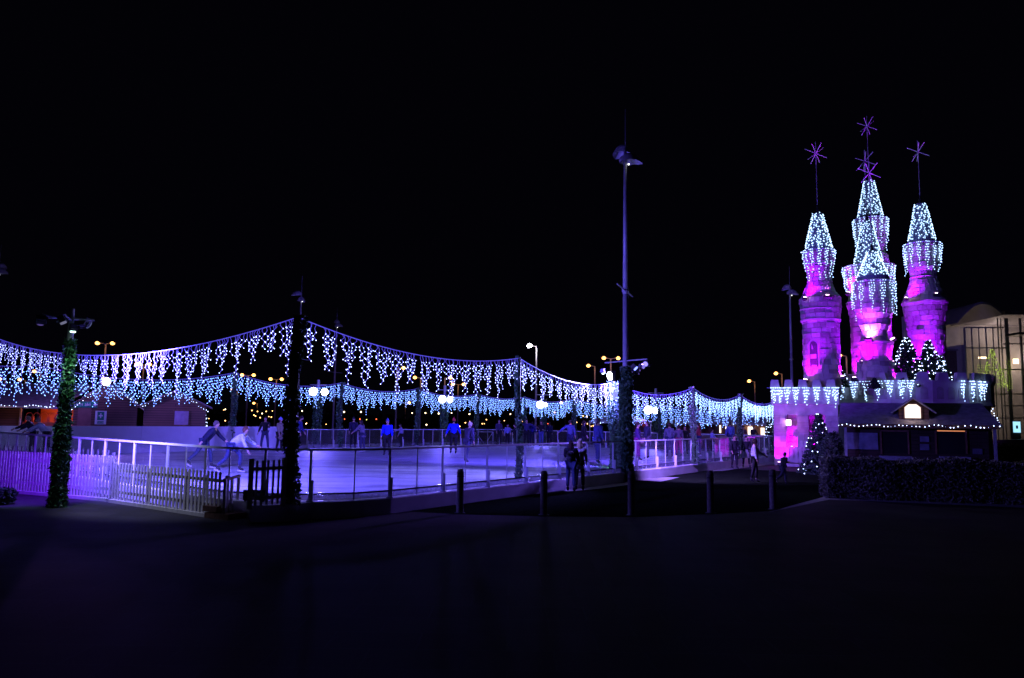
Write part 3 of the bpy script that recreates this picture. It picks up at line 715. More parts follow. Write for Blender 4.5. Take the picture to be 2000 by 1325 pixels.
def person(b, H, yaw, label, jacket=(.03,.03,.05), legs=(.04,.045,.08), hair=(.05,.03,.02), lean=0, larm=(10,8,15), rarm=(10,8,15), lleg=(4,4), rleg=(-4,4), coat=0, hat=None, longhair=False, skates=True, sleeves=True, build=1.0, head_yaw=0, head_pitch=0, bag=False, skirt=None, spread=3, group=None):
    """arms: (forward swing, sideways lift, elbow bend) deg; legs: (thigh forward, knee bend)"""
    s = H/1.75
    root = Vector((0,0,0))
    Lz = Matrix.Rotation(-R(lean), 3, 'X')       # lean forward (+Y)
    pel = Vector((0,0,.92))
    def T(v): return pel + Lz @ (Vector(v)-pel)
    belly = T((0,.0,1.05)); chest = T((0,.0,1.25)); upch = T((0,-.005,1.38)); neck = T((0,0,1.47)); 
    hl = Matrix.Rotation(-R(lean*.35+head_pitch), 3, 'X'); headc = neck + hl @ Vector((0,.015,.15))
    J = {}
    def leg(sx, th, kn):
        hip = pel+Vector((sx*.09, 0, -.03)); 
        d1 = Matrix.Rotation(R(th),3,'X') @ Vector((sx*math.sin(R(spread)),0,-1)); knee = hip+d1*.43
        d2 = Matrix.Rotation(R(th-kn),3,'X') @ Vector((sx*math.sin(R(spread*.5)),0,-1)); ank = knee+d2*.42
        fd = Matrix.Rotation(R((th-kn)*.5),3,'X') @ Vector((0,1,-.12)); toe = ank+Vector((0,0,-.05))+fd*.15
        return hip, knee, ank, toe
    def arm(sx, fw, ab, el):
        sh = T((sx*.185, 0, 1.40)); base = Vector((0,0,-1))
        Ma = Matrix.Rotation(-sx*R(ab),3,'Y') @ Matrix.Identity(3)
        d1 = Matrix.Rotation(R(fw),3,'X') @ (Ma @ base); elb = sh+d1*.28
        d2 = Matrix.Rotation(R(fw+el),3,'X') @ (Matrix.Rotation(-sx*R(ab*.85),3,'Y') @ base); wr = elb+d2*.25
        return sh, elb, wr, d2
    hipL, knL, anL, toL = leg(-1, *lleg); hipR, knR, anR, toR = leg(1, *rleg)
    aL = arm(-1, *larm); aR = arm(1, *rarm)
    low = min(anL.z, anR.z, toL.z, toR.z)-.06-(.04 if skates else 0)
    sh = Vector((0,0,-low))
    def mk(js, es, rs, name, mt, sub=1):
        tmp = skin_mesh(name, [(j+sh)*s for j in js], es, [(r if not isinstance(r, tuple) else r[0])*s for r in rs], mt, None, sub)
        PENDING.append((tmp, name, mt, ob)); return tmp
    ob = bpy.data.objects.new('person', bpy.data.meshes.new('person')); col.objects.link(ob)
    ob.location = b; ob.rotation_euler.z = yaw; tag(ob, label, 'person', group)
    B_ = build
    # body skeleton with fingers
    js = [pel, belly, chest, upch, neck, neck+(headc-neck)*.45]; es = [(0,1),(1,2),(2,3),(3,4),(4,5)]; rs = [.13*B_,.12*B_,.13*B_,.12*B_,.055,.055]
    for (a1, a2, a3, dd2), sx in ((aL,-1),(aR,1)):
        i = len(js); js += [a1, a2, a3]; es += [(3,i),(i,i+1),(i+1,i+2)]; rs += [.055,.042,.03]
        palm = a3+dd2*.06; js.append(palm); es.append((i+2,i+3)); rs.append(.034)
        side = dd2.cross(Vector((sx,0,0))); 
        if side.length < .1: side = Vector((0,1,0))
        side.normalize(); inn = dd2.cross(side).normalized()*.6
        for k, (o_, ln_) in enumerate(((-.027,.062),(-.009,.074),(.009,.07),(.027,.055))):
            q1 = palm+side*o_+dd2*.045; q2 = q1+dd2*ln_*.55+inn*.012; q3 = q2+dd2*ln_*.4+inn*.025
            n_ = len(js); js += [q1,q2,q3]; es += [(i+3,n_),(n_,n_+1),(n_+1,n_+2)]; rs += [.011,.009,.0075]
        n_ = len(js); js += [a3+dd2*.03+side*.04, a3+dd2*.07+side*.055+inn*.01]; es += [(i+3,n_),(n_,n_+1)]; rs += [.012,.009]
    for hp, kn, an, to in ((hipL,knL,anL,toL),(hipR,knR,anR,toR)):
        i = len(js); js += [hp,kn,an,to]; es += [(0,i),(i,i+1),(i+1,i+2),(i+2,i+3)]; rs += [.085,.055,.035,.03]
    mk(js, es, rs, 'person', M_skin)
    # head mesh (kept in the body)
    hm = bmesh.new(); bmesh.ops.create_uvsphere(hm, u_segments=20, v_segments=14, radius=1.0)
    Hd = Matrix.Rotation(R(head_yaw),3,'Z')
    for v in hm.verts:
        x,y,z = v.co; 
        X = x*.076*(1-.18*max(0,-z)); Y = y*.095; Z = z*.118
        if y > 0:
            if z < -.2: Y += .006*(-z)
            if abs(x) < .22 and -.35 < z < .15: Y += .018*(1-abs(x)/.22)*(1-abs(z+.18)/.33 if abs(z+.18)<.33 else 0)
            if .12 < abs(x) < .6 and .0 < z < .3: Y -= .006
        if abs(abs(x)-.97) < .12 and abs(z) < .3: X *= 1.1
        v.co = (hl @ (Hd @ Vector((X,Y,Z))) + headc + Vector((0,0,.0)) + sh)*s
    ob['_'] = 0
    hme = bpy.data.meshes.new('h'); hm.to_mesh(hme); hm.free(); PENDING[-1] = PENDING[-1]+(hme,)
    # clothes
    jm = cloth(jacket); lm_ = cloth(legs)
    js = [pel+Lz@Vector((0,0,-.03)), belly, chest, upch, neck+Vector((0,0,-.03))]; es = [(0,1),(1,2),(2,3),(3,4)]
    rs = [.155*B_,.15*B_,.16*B_,.13*B_,.075]
    for (a1,a2,a3,dd2) in (aL,aR):
        i = len(js); js += [a1,a2,a3]; es += [(3,i),(i,i+1),(i+1,i+2)]; rs += [.082*B_,.065*B_,.05]
    if not sleeves: pass
    if coat:
        i = len(js); mid = (knL+knR)/2; q = pel.lerp(mid, min(1, coat)); js += [pel.lerp(q,.5), q]; es += [(0,i),(i,i+1)]; rs += [.175*B_, .2*B_]
    mk(js, es, rs, 'jacket', jm)
    js = [pel]; es = []; rs = [.145*B_]
    for hp,kn,an,to in ((hipL,knL,anL,toL),(hipR,knR,anR,toR)):
        i = len(js); js += [hp,kn,an+(kn-an)*.12]; es += [(0,i),(i,i+1),(i+1,i+2)]; rs += [.105*B_,.075,.06]
    mk(js, es, rs, 'trousers', lm_)
    for hp,kn,an,to in ((hipL,knL,anL,toL),(hipR,knR,anR,toR)):
        fd = (to-an); fd.z = 0; fd.normalize()
        mk([an+(kn-an)*.2, an+Vector((0,0,-.01)), an+Vector((0,0,-.035))+fd*.07, to], [(0,1),(1,2),(2,3)], [.058,.055,.048,.034], 'boot', cloth((.03,.03,.04)))
        if skates:
            m = MB(); a_ = an+Vector((0,0,-.085))-fd*.06; b_ = to+Vector((0,0,-.05))+fd*.03; m.beam((a_+sh)*s, (b_+sh)*s, .006, .045); m.build('skate_blade', M_alu, ob)
    # hair / hat
    m = MB(); n0 = 0
    hc = (headc+sh)*s; HH = hl @ Hd
    def cap(m, k, zmin_f, zmin_b, rx=.085, ry=.106, rz=.128):
        seg, rg = 18, 9; base = len(m.v)
        for i in range(seg):
            a = 2*PI*i/seg; fr = (math.sin(a)+1)/2      # 1 = front
            zlim = zmin_f*fr**1.5+zmin_b*(1-fr**1.5); th1 = math.acos(max(-1,min(1,zlim)))
            for j in range(rg+1):
                th = th1*j/rg; q = HH @ Vector((rx*math.sin(th)*math.cos(a)*k, ry*math.sin(th)*math.sin(a)*k-.006, rz*math.cos(th)*k)); m.v.append(tuple(hc+q*s))
        for i in range(seg):
            i2 = (i+1) % seg
            for j in range(rg): m.f.append((base+i*(rg+1)+j, base+i*(rg+1)+j+1, base+i2*(rg+1)+j+1, base+i2*(rg+1)+j))
    if hat is not None:
        cap(m, 1.08, .25, -.1); m.ball(hc+HH@Vector((0,0,.15))*s, .03*s, 8, 6); m.build('hat', cloth(hat), ob, smooth=True)
        m = MB()
    cap(m, 1.0 if hat is None else .99, .42, -.75 if not longhair else -.95)
    if longhair:
        for k in range(5):
            a = R(-90+(k-2)*32); q0 = HH@Vector((.07*math.cos(a),.08*math.sin(a),-.02)); q1 = HH@Vector((.085*math.cos(a),.1*math.sin(a),-.24)); m.bar(hc+q0*s, hc+q1*s, .045*s, .03*s, 7)
    m.build('hair', cloth(hair), ob, smooth=True)
    for sx in (-1,1):
        m = MB(); m.ball(hc+HH@Vector((sx*.03,.086,.015))*s, .011*s, 8, 6); m.build('eye', cloth((.02,.02,.02)), ob)
    if bag:
        m = MB(); c = (T((0,-.2,1.2))+sh)*s; m.ball(c, .15*s, 12, 8, 1.25); m.build('backpack', cloth((.05,.05,.06)), ob, smooth=True)
        m = MB(); 
        for sx in (-1,1): m.tube([(T((sx*.1,-.14,1.38))+sh)*s, (T((sx*.11,.0,1.47))+sh)*s, (T((sx*.12,.14,1.3))+sh)*s], .018*s, 5)
        m.build('strap', cloth((.05,.05,.06)), ob)
    if skirt is not None:
        m = MB(); c = (pel+sh)*s; m.lathe([(.15*s,.06*s),(.19*s,-.15*s),(.22*s,-.42*s)], c, 18, cap=False); m.build('skirt', cloth(skirt), ob, smooth=True)
    return ob
def on_ice(px, py): return at(px, py, RZ+.014)
FC = 0       # facing angles: yaw 0 faces +Y (away); PI faces the camera; -PI/2 faces right (+X)
AW, TO, RT, LF = 0, PI, -PI/2, PI/2
NV=(.012,.016,.05); JN=(.04,.06,.14); BK=(.012,.012,.016)
gS = 'skaters on the ice'
def P(px, py, H, yaw, label, **k):
    k.setdefault('group', gS); return person(on_ice(px, py), H, yaw, label, **k)
P(88,894,1.72, LF+.3, 'skater in pale blue grey jacket leaning left on the rail behind the picket fence', jacket=(.32,.38,.55), legs=BK, lean=38, larm=(55,5,5), rarm=(50,5,8), lleg=(6,8), rleg=(-8,4), hair=(.2,.15,.1))
P(62,893,1.7, LF+.2, 'skater in dark clothes stretching both arms left along the board wall', jacket=(.04,.03,.07), legs=BK, lean=25, larm=(60,8,5), rarm=(55,8,5), hair=(.25,.2,.15))
P(396,917,1.78, RT+.15, 'skater in navy striped jacket gliding bent forward behind the light post', jacket=(.012,.014,.05), legs=(.04,.055,.13), lean=40, larm=(35,20,10), rarm=(-35,18,-4), lleg=(28,22), rleg=(-28,18), hair=(.12,.09,.08), head_pitch=-12)
P(450,925,1.72, RT+.1, 'skater in pale short top crouching forward beside the navy skater', jacket=(.55,.62,.8), legs=(.05,.065,.16), lean=50, larm=(40,10,20), rarm=(20,10,10), lleg=(42,48), rleg=(-18,30), hair=(.12,.05,.03), head_pitch=-20)
P(516,883,1.76, TO, 'skater all in black standing legs apart in front of the white boards', jacket=BK, legs=(.05,.06,.12), larm=(35,14,70), rarm=(10,15,15), lleg=(6,6), rleg=(-4,4), spread=11)
P(545,886,1.72, RT-.4, 'skater in long khaki coat half hidden by the tall corner post', jacket=(.3,.27,.18), legs=BK, coat=.8, hat=(.3,.4,.7), larm=(15,6,30), rarm=(10,6,15))
P(580,884,1.85, RT, 'tall man in navy jacket just right of the tall corner post', jacket=(.03,.04,.2), legs=NV, lean=10, head_pitch=15, hair=(.04,.03,.03), larm=(10,5,20), rarm=(5,5,10))
P(689,878,1.8, TO+.3, 'man in dark navy behind the grey coated skater', jacket=(.025,.02,.07), legs=BK, hat=(.03,.03,.05))
P(707,884,1.68, LF-.3, 'skater in grey coat leaning left with one arm out', jacket=(.22,.2,.27), legs=(.05,.05,.12), coat=.45, lean=10, larm=(40,10,10), longhair=True, hair=(.05,.03,.03))
P(755,893,1.72, TO, 'skater in bright blue hooded jacket standing facing the camera', jacket=(.01,.03,.75), legs=BK, hat=(.1,.12,.3), build=1.15, larm=(5,10,15), rarm=(5,10,15), spread=4)
P(783,876,1.45, LF+.2, 'small skater in lilac and white jacket reaching left', jacket=(.3,.28,.5), legs=BK, larm=(60,8,10), lean=6)
P(885,889,1.82, AW+.2, 'skater in bright blue jacket and red bobble hat seen from behind', jacket=(.01,.03,.75), legs=BK, hat=(.6,.06,.06), build=1.18, larm=(5,22,10), rarm=(5,22,10))
P(912,907,1.7, RT+.9, 'dark blurred skater with fair hair swaying in front of the blue jacket', jacket=(.05,.045,.1), legs=(.06,.06,.13), lean=14, larm=(25,25,15), rarm=(-10,15,10), lleg=(10,10), rleg=(-14,10), hair=(.5,.4,.28), coat=.3)
P(921,874,1.72, AW, 'person in black standing right behind the fair haired skater', jacket=BK, legs=BK)
P(974,872,1.8, TO+.5, 'man in dark waistcoat with pale sleeves near the far goal frame', jacket=(.06,.05,.12), legs=BK, hair=(.04,.03,.03), larm=(5,8,10))
P(991,872,1.5, TO, 'child in light blue jacket left of the slim post', jacket=(.25,.3,.6), legs=BK)
P(1008,873,1.55, LF, 'small dark skater leaning beside the slim post', jacket=BK, legs=BK, lean=12, larm=(35,15,5))
P(1028,874,1.85, TO, 'broad person in dark clothes with arms spread right of the slim post', jacket=(.04,.04,.12), legs=BK, larm=(0,75,5), rarm=(0,75,5), build=1.15)
P(1039,873,1.7, AW, 'slim person in deep blue beside the one with spread arms', jacket=(.02,.02,.2), legs=NV)
P(1057,874,1.75, TO-.4, 'skater in dark jacket and jeans, third from the slim post', jacket=BK, legs=(.08,.1,.3), larm=(30,10,50))
P(1073,873,1.7, AW+.3, 'woman in black skirt left of the two women at the barrier', jacket=NV, legs=BK, skirt=BK, longhair=True)
P(1113,889,1.82, AW+.2, 'man in slate blue jacket with one arm stretched to the left', jacket=(.07,.08,.2), legs=NV, larm=(10,55,5), rarm=(5,15,5), build=1.1)
P(1140,887,1.8, RT, 'person in black hooded coat above the blond woman', jacket=BK, legs=BK, longhair=True, build=1.12, coat=.2)
P(1168,910,1.88, RT+.5, 'tall man in navy fleece skating past the green lit post', jacket=(.04,.05,.2), legs=(.06,.07,.2), hair=(.08,.06,.05), build=1.12, larm=(5,10,20), rarm=(5,8,10))
P(1246,903,1.75, RT-.3, 'skater in dark purple just right of the thick mast', jacket=(.04,.01,.08), legs=(.2,.01,.16))
P(1264,900,1.85, LF, 'dark figure behind the first glass panes right of the thick mast', jacket=(.02,.02,.05), legs=(.1,.08,.12), build=1.2)
P(1308,896,1.75, AW, 'skater in grey jacket next to the one in pink trousers', jacket=(.12,.12,.2), legs=(.05,.06,.15), build=1.1)
P(1326,894,1.65, AW, 'skater in pink trousers left of the garland post', jacket=(.16,.12,.2), legs=(.7,.02,.25))
P(1338,890,1.6, TO, 'dark haired skater behind the pink trousers', jacket=BK, legs=BK, longhair=True)
P(1364,893,1.78, LF-.4, 'skater in dark red jacket right of the garland post', jacket=(.25,.02,.04), legs=(.04,.05,.2), build=1.15)
P(1391,885,1.4, RT, 'child in pale lilac jacket reaching right', jacket=(.4,.38,.8), legs=BK, larm=(45,10,10))
P(1427,885,1.85, AW, 'man in blue shirt behind the glass left of the woman in black', jacket=(.12,.16,.45), legs=(.05,.06,.18), build=1.1)
def G(px, py, H, yaw, label, **k):
    k.setdefault('skates', False); return person(at(px, py, k.pop('z', 0)), H, yaw, label, group='people outside the rink', **k)
G(1115,962,1.57, AW-.2, 'woman with dark jacket and backpack watching from outside the barrier', jacket=(.02,.02,.035), legs=(.06,.08,.17), longhair=True, hair=(.04,.02,.015), bag=True, build=1.15, larm=(40,8,40), rarm=(15,8,30))
G(1132,960,1.6, AW-.1, 'blond woman in white coat beside the one with the backpack', jacket=(.75,.75,.78), legs=BK, longhair=True, hair=(.6,.48,.3), coat=.55, larm=(30,6,50), rarm=(15,6,20))
G(1435,917,1.6, TO+.3, 'woman all in black standing by the platform near the castle', jacket=BK, legs=BK, coat=.6)
G(1458,915,1.55, TO-.2, 'youth in black jacket with pale shorts by the castle', jacket=BK, legs=BK, skirt=(.35,.33,.38), spread=8)
G(1475,944,1.62, RT-.3, 'teenager in white top and dark trousers crossing the lawn', jacket=(.6,.6,.66), legs=BK, larm=(35,10,25), rarm=(5,5,10), lleg=(8,10), rleg=(-8,6))
G(1530,948,1.22, RT+.3, 'small child in dark clothes running past the rightmost bollard', jacket=BK, legs=(.03,.03,.05), lean=12, larm=(40,12,50), rarm=(-30,12,40), lleg=(32,30), rleg=(-28,30))
person(Vector((aty(1452,840,57).x,57,.35)), 1.68, TO, 'stallholder in grey behind the lit counter', jacket=(.2,.1,.1), legs=BK, skates=False, group='stallholders')
person(Vector((aty(1472,840,57).x,57,.35)), 1.7, TO, 'stallholder in black and white top at the brightest stall', jacket=(.05,.03,.04), legs=BK, skates=False, group='stallholders', larm=(20,10,60), rarm=(20,10,60))
# resolve the skinned meshes
bpy.context.view_layer.update()
dg = bpy.context.evaluated_depsgraph_get()
done = []
for it in PENDING:
    tmp, nm, mt, ob = it[:4]
    me = bpy.data.meshes.new_from_object(tmp.evaluated_get(dg)); me.name = nm
    me.materials.clear(); me.materials.append(mt)
    if len(it) > 4:
        bm_ = bmesh.new(); bm_.from_mesh(me); bm_.from_mesh(it[4]); bm_.to_mesh(me); bm_.free(); me.update()
        for p_ in me.polygons: p_.use_smooth = True; p_.material_index = 0
        ob.data = me; del ob['_']
    else:
        for p_ in me.polygons: p_.use_smooth = True
        o = bpy.data.objects.new(nm, me); col.objects.link(o); o.parent = ob
    done.append(tmp)
for t_ in done: 
    md_ = t_.data; bpy.data.objects.remove(t_); bpy.data.meshes.remove(md_)

# ------------------------------------------------------------ street lamps
M_sod = emat('sodium_lamp', (1.0,.36,.07), 26)
M_sodc = emat('sodium_lamp_core', (1.0,.42,.1), 6)
M_wl = emat('white_street_lamp', (.95,.9,1.0), 60)
M_lpole = mat('lamp_pole', (.34,.3,.28), .6, .2)
def street_lamp(px, py, label, d=None, heads=2, white=False, H=None, power=14, hw=.36):
    r = ray(px, py); k = (px-1000)
    if H is None: H = 8.0
    d = (H-EYE.z)/(r.z/r.y) if d is None else d
    tp = aty(px, py, d); b = Vector((tp.x, tp.y, 0)); H = tp.z
    sc_ = d/60
    t = thing('street_lamp', b, label, 'street lamp', 'orange street lamps of the car park' if not white else None)
    m = MB(); m.bar((0,0,0),(0,0,H-.05), .1*sc_**.5, .06*sc_**.5, 8); m.build('pole', M_lpole, t)
    off = .5*sc_**.6
    for sx in ((-1,1) if heads == 2 else ((-1,) if heads == 1 else (1,))):
        m = MB(); m.bar((0,0,H-.05),(sx*off,-.1,H+.02), .035*sc_**.5, seg=6); a = m.build('arm', M_lpole, t)
        m = MB(); m.box((sx*(off+.1),-.12,H+.07), (.5*sc_**.5,.26,.07)); hd = m.build('lamp_head', M_dkmetal, t)
        m = MB(); m.ball((sx*(off+.1),-.15,H), .17*sc_**.7*(1.15 if white else 1), 12, 8, .8); m.build('lens', M_wl if white else M_sodc, hd)
    pl = point('light', b+Vector((0,-.8,H-.6)), power, (1,.42,.1) if not white else (.85,.85,1), .2, t)
    return t
SL = [(207,671,2,'double orange street lamp rising above the first aid hut'),(11,741,1,'orange street lamp at the far left edge above the grey roof'),(80,726,1,'bright orange street lamp over the orange lit hut'),
 (50,742,1,'faint reddish street lamp left of the dark mast'),(485,733,2,'double orange street lamp nearest right of the back curtain peak'),(540,741,2,'double orange street lamp just left of the tall corner post'),
 (464,762,1,'street lamp shining inside the back curtain left of the tall post'),(503,788,1,'small street lamp low behind the skater in black'),(582,706,1,'tall orange pole lamp touching the tall corner post'),
 (281,712,2,'street lamp behind the near curtain above the hut gables'),(776,719,3,'orange street lamp seen through the near curtain at centre left'),(822,738,1,'small orange street lamp under the near curtain'),(869,738,3,'orange street lamp above the second floodlight'),
 (895,751,2,'double orange street lamp right of the second floodlight'),(792,787,3,'reddish street lamp hanging under the back curtain'),(1193,700,2,'double orange street lamp left of the tallest mast'),
 (1162,715,1,'single orange street lamp left of the double one by the mast'),(1104,787,1,'reddish lamp inside the back curtain right of the third floodlight'),(1474,745,1,'orange street lamp left of the castle, lower one'),(1527,730,1,'orange street lamp left of the castle, upper one'),
 (1653,695,1,'orange street lamp visible between two castle towers')]
for px, py, hd, lb in SL: street_lamp(px, py, lb, heads=hd)
street_lamp(1048, 676, 'tall white street lamp with starry glare above the near curtain', d=70, heads=1, white=True, power=120)
# distant tiny lamps
M_da = emat('distant_amber', (1,.5,.15), 5); M_dw = emat('distant_white', (1,.75,.4), 6); M_dr = emat('distant_red', (1,.12,.04), 4); M_dg = emat('distant_yellow', (.9,.8,.2), 4)
DL = {'a': [(380,804),(437,801),(395,803),(492,802),(503,804),(520,804),(532,803),(499,813),(508,816),(525,814),(440,822),(408,818),(496,811),(530,815),(599,827),(637,829),(916,828),(917,823),(950,820),(942,828),(946,828),(985,822),(1020,824),(1040,829),(1139,813),(1126,825),(1142,826),(1147,828),(1152,831),(1159,832),(1155,833),(1137,829),(1115,831),(1152,826),(1083,806),(898,833),(880,832),(909,826),(1146,814)],
      'w': [(590,803),(672,805),(705,805),(773,806),(805,807),(831,807),(857,808),(882,807),(917,809),(997,809),(598,828),(833,830),(1124,835),(627,818),(1077,834),(440,800),(512,808)],
      'r': [(673,819),(703,819),(735,819),(1110,832),(1070,828),(1115,829)],
      'g': [(627,818),(716,820)]}
names = {'a': 'tiny amber lamp glowing in the far distance beyond the rink', 'w': 'tiny pale yellow lamp in the far row beyond the rink', 'r': 'tiny red signal lamp in the far distance beyond the rink', 'g': 'tiny yellow green lamp in the far distance'}
gr = {'a': 'distant amber lamps', 'w': 'distant pale lamps', 'r': 'distant red lamps', 'g': 'distant yellow green lamps'}
for k, ls in DL.items():
    for px, py in ls:
        d = random.uniform(150,210); p_ = aty(px, py, d); rr = .115*d/170*random.uniform(.8,1.3)*(1.25 if k=='w' else 1)
        t = thing('distant_lamp', (p_.x, p_.y, 0), names[k], 'lamp', gr[k])
        m = MB(); m.bar((0,0,0),(0,0,p_.z-rr*.7), .08, .05, 6); m.build('pole', M_dkmetal, t)
        m = MB(); m.ball((0,0,p_.z), rr, 8, 6); m.build('lens', {'a':M_da,'w':M_dw,'r':M_dr,'g':M_dg}[k], t)
# dark distant woods
m = MB(); x = -330
M_wood = mat('far_woodland', (.05,.045,.03), .95, .5, .2)
while x < 330:
    h_ = 4.5+2.5*random.random()+2*math.sin(x*.03); w_ = 7+6*random.random()
    for _ in range(26):
        m.leaf((x+random.gauss(0,w_*.4), 240+random.uniform(-4,4), max(.3, random.random()*h_)), 1.9)
    m.box((x, 243, h_*.35), (w_*1.3, 5, h_*.7)); x += w_*.7
tag(m.build('far_woodland', M_wood), 'dark far off belt of trees behind the car park lamps', 'woodland', kind='stuff')

# ------------------------------------------------------------ fairytale castle
KR = .885          # a round tower seen this far off axis spans more of the picture than its radius
def prof_px(cx, Y, rows):
    out = []
    for py, hw in rows:
        out.append((hw*Y/FPX*KR, aty(cx, py, Y).z))
    return out[::-1] if out[0][1] > out[-1][1] else out
def stone_skin(m, prof, c, course=.3, bw=.5, relief=.055, skip=None):
    """individually set blocks wrapped on a profile"""
    def rad(z):
        for (r0,z0),(r1,z1) in zip(prof[:-1], prof[1:]):
            if z0 <= z <= z1 and z1 > z0: return r0+(r1-r0)*(z-z0)/(z1-z0)
        return prof[-1][0]
    z = prof[0][1]; k = 0
    while z < prof[-1][1]-.06:
        z2 = min(z+course*(.8+.4*random.random()), prof[-1][1]); r = max(.1, rad((z+z2)/2)); n = max(6, round(2*PI*r/bw)); ph = random.random()
        edges = [((i+ph+random.uniform(-.22,.22))/n)*2*PI for i in range(n)]
        for i in range(n):
            a0 = edges[i]; a1 = edges[(i+1) % n]+(2*PI if i == n-1 else 0)
            o = random.random()**2*relief*(1.8 if random.random() < .12 else 1)+.004; g = .012/r
            ra, rb = rad(z+.01)+o, rad(z2-.01)+o; ns = 2; rows = []
            for (rz_, zz) in ((ra,z+.01),(rb,z2-.01)):
                rows.append([(c[0]+rz_*math.cos(a0+g+(a1-a0-2*g)*q/ns), c[1]+rz_*math.sin(a0+g+(a1-a0-2*g)*q/ns), c[2]+zz) for q in range(ns+1)])
            inn = []
            for (rz_, zz) in ((ra-o-.03,z+.01),(rb-o-.03,z2-.01)):
                inn.append([(c[0]+rz_*math.cos(a0+g+(a1-a0-2*g)*q/ns), c[1]+rz_*math.sin(a0+g+(a1-a0-2*g)*q/ns), c[2]+zz) for q in range(ns+1)])
            b = len(m.v)
            for row in (rows[0], rows[1], inn[0], inn[1]): m.v += row
            w = ns+1
            for q in range(ns):
                m.f.append((b+q, b+q+1, b+w+q+1, b+w+q)); m.f.append((b+w+q, b+w+q+1, b+3*w+q+1, b+3*w+q)); m.f.append((b+2*w+q, b+2*w+q+1, b+q+1, b+q))
            m.f.append((b, b+w, b+3*w, b+2*w)); m.f.append((b+ns, b+2*w+ns, b+3*w+ns, b+w+ns))
        z = z2; k += 1
CO = at(1768, 905, 0); CO.y = 47.5; CO.x = (1768-1000)/FPX*47.5
castle = thing('castle', (CO.x, CO.y, 0), 'pale stone fairytale castle with four clustered lit spires and a corner tower', 'castle')
def cl(v): return Vector(v)-castle.location
PUR = (.34,.0,1.0); MAG = (.55,.0,1.0)
def net_on(prof, c, n, label, rb=.034, m_b=M_bulbc, face=None):
    """lights scattered over a surface of revolution, laid in wandering strings"""
    t = MB(); Z0 = prof[0][1]; Z1 = prof[-1][1]
    def rad(z):
        for (r0,z0),(r1,z1) in zip(prof[:-1], prof[1:]):
            if z0 <= z <= z1 and z1 > z0: return r0+(r1-r0)*(z-z0)/(z1-z0)
        return prof[-1][0]
    cab = MB(); pts = []
    turns = 11; 
    for i in range(n):
        f = i/n; z = Z1-(Z1-Z0)*f**.8; r = rad(z)+.04
        a = i*2.39996+random.gauss(0,.22)
        p_ = Vector((r*math.cos(a), r*math.sin(a), z+random.gauss(0,.03)-0)); pts.append(p_); t.octa(p_, rb, 1)
    th = thing('spire_light_net', (c[0],c[1],0), label, 'light net', 'light nets on the castle spires')
    o = t.build('bulbs', m_b, th); o['kind'] = 'stuff'
    for q in range(14):
        a = 2*PI*q/14; cab.tube([Vector((( rad(Z0+(Z1-Z0)*i/6)+.03)*math.cos(a+.12*(i%2)), (rad(Z0+(Z1-Z0)*i/6)+.03)*math.sin(a+.12*(i%2)), Z0+(Z1-Z0)*i/6)) for i in range(7)], .006, 3)
    cab.build('cable', mat('dark_cable', (.03,.05,.04), .5), th)
    return th
def icicles(ptfn, length, label, clusters, w, rb=.032, pinch=.75, inward=0.0, group='icicle lights on the castle', dens=1.0, m_b=M_bulbc):
    """ptfn(u)->(point, outward); clusters = list of u centres"""
    p0, _ = ptfn(clusters[0]); th = thing('castle_icicle_lights', p0, label, 'string lights', group)
    bul = MB(); cab = MB(); O = p0
    for u in clusters:
        hp_ = [ptfn(u+w*(j/4-.5)*1.9)[0]-O+ptfn(u)[1]*.05 for j in range(5)]; cab.tube(hp_, .01, 4)
        nk_ = max(2,int(7*dens))
        for k in range(nk_):
            f = (k+.5)/nk_*2-1; uu = u+f*w/2; p_, o_ = ptfn(uu); ln = length*(1-.6*abs(f))*(.75+.35*random.random())
            pc, _ = ptfn(u); pts = []; z = 0
            while z < ln:
                q = p_.lerp(Vector((pc.x,pc.y,p_.z)), min(pinch, z/ln*pinch))+o_*(.05-inward*z/length)+Vector((random.gauss(0,.03),random.gauss(0,.03),-z)); pts.append(q-O); bul.octa(q-O, rb, 1); z += .115+.08*random.random()
            if len(pts) > 1: cab.tube(pts, .006, 3)
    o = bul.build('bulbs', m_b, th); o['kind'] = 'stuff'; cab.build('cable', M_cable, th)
    return th
def star(c, tip, size, pole_foot, label):
    th = thing('star_finial', pole_foot, label, 'star ornament', 'rod stars above the castle spires')
    O = Vector(pole_foot); m = MB(); m.bar((0,0,0), Vector(tip)-O, .03, .022, 6); m.build('pole', M_mast, th)
    m = MB(); m.lathe([(.14,0),(.1,.15),(.03,.6)], (0,0,-.03), 10); m.build('foot_cone', mat('black_cap', (.01,.01,.012), .7, 0), th)
    for k in range(5):
        d = [Vector((0,0,1)), Vector((1,.6,.9)), Vector((-1,.7,.7)), Vector((.55,-1,1.0)), Vector((-.6,-.9,.8))][k].normalized()
        d = Matrix.Rotation(random.uniform(-.3,.3),3,'Z') @ d
        m = MB(); m.bar(Vector(tip)-O-d*size, Vector(tip)-O+d*size, .027, seg=6); m.build('rod', mat('star_rod', (.85,.85,.88), .5, .05), th)
def castle_flood(p_, target, power, colr, label, s=.26, glow=14, angle=100, lens=(1,.55,.95)):
    return flood(p_, target, power*25, colr, label, s, s*.8, angle, glow, lens, .8, 'magenta floodlights on the castle', 'floodlight', .1)
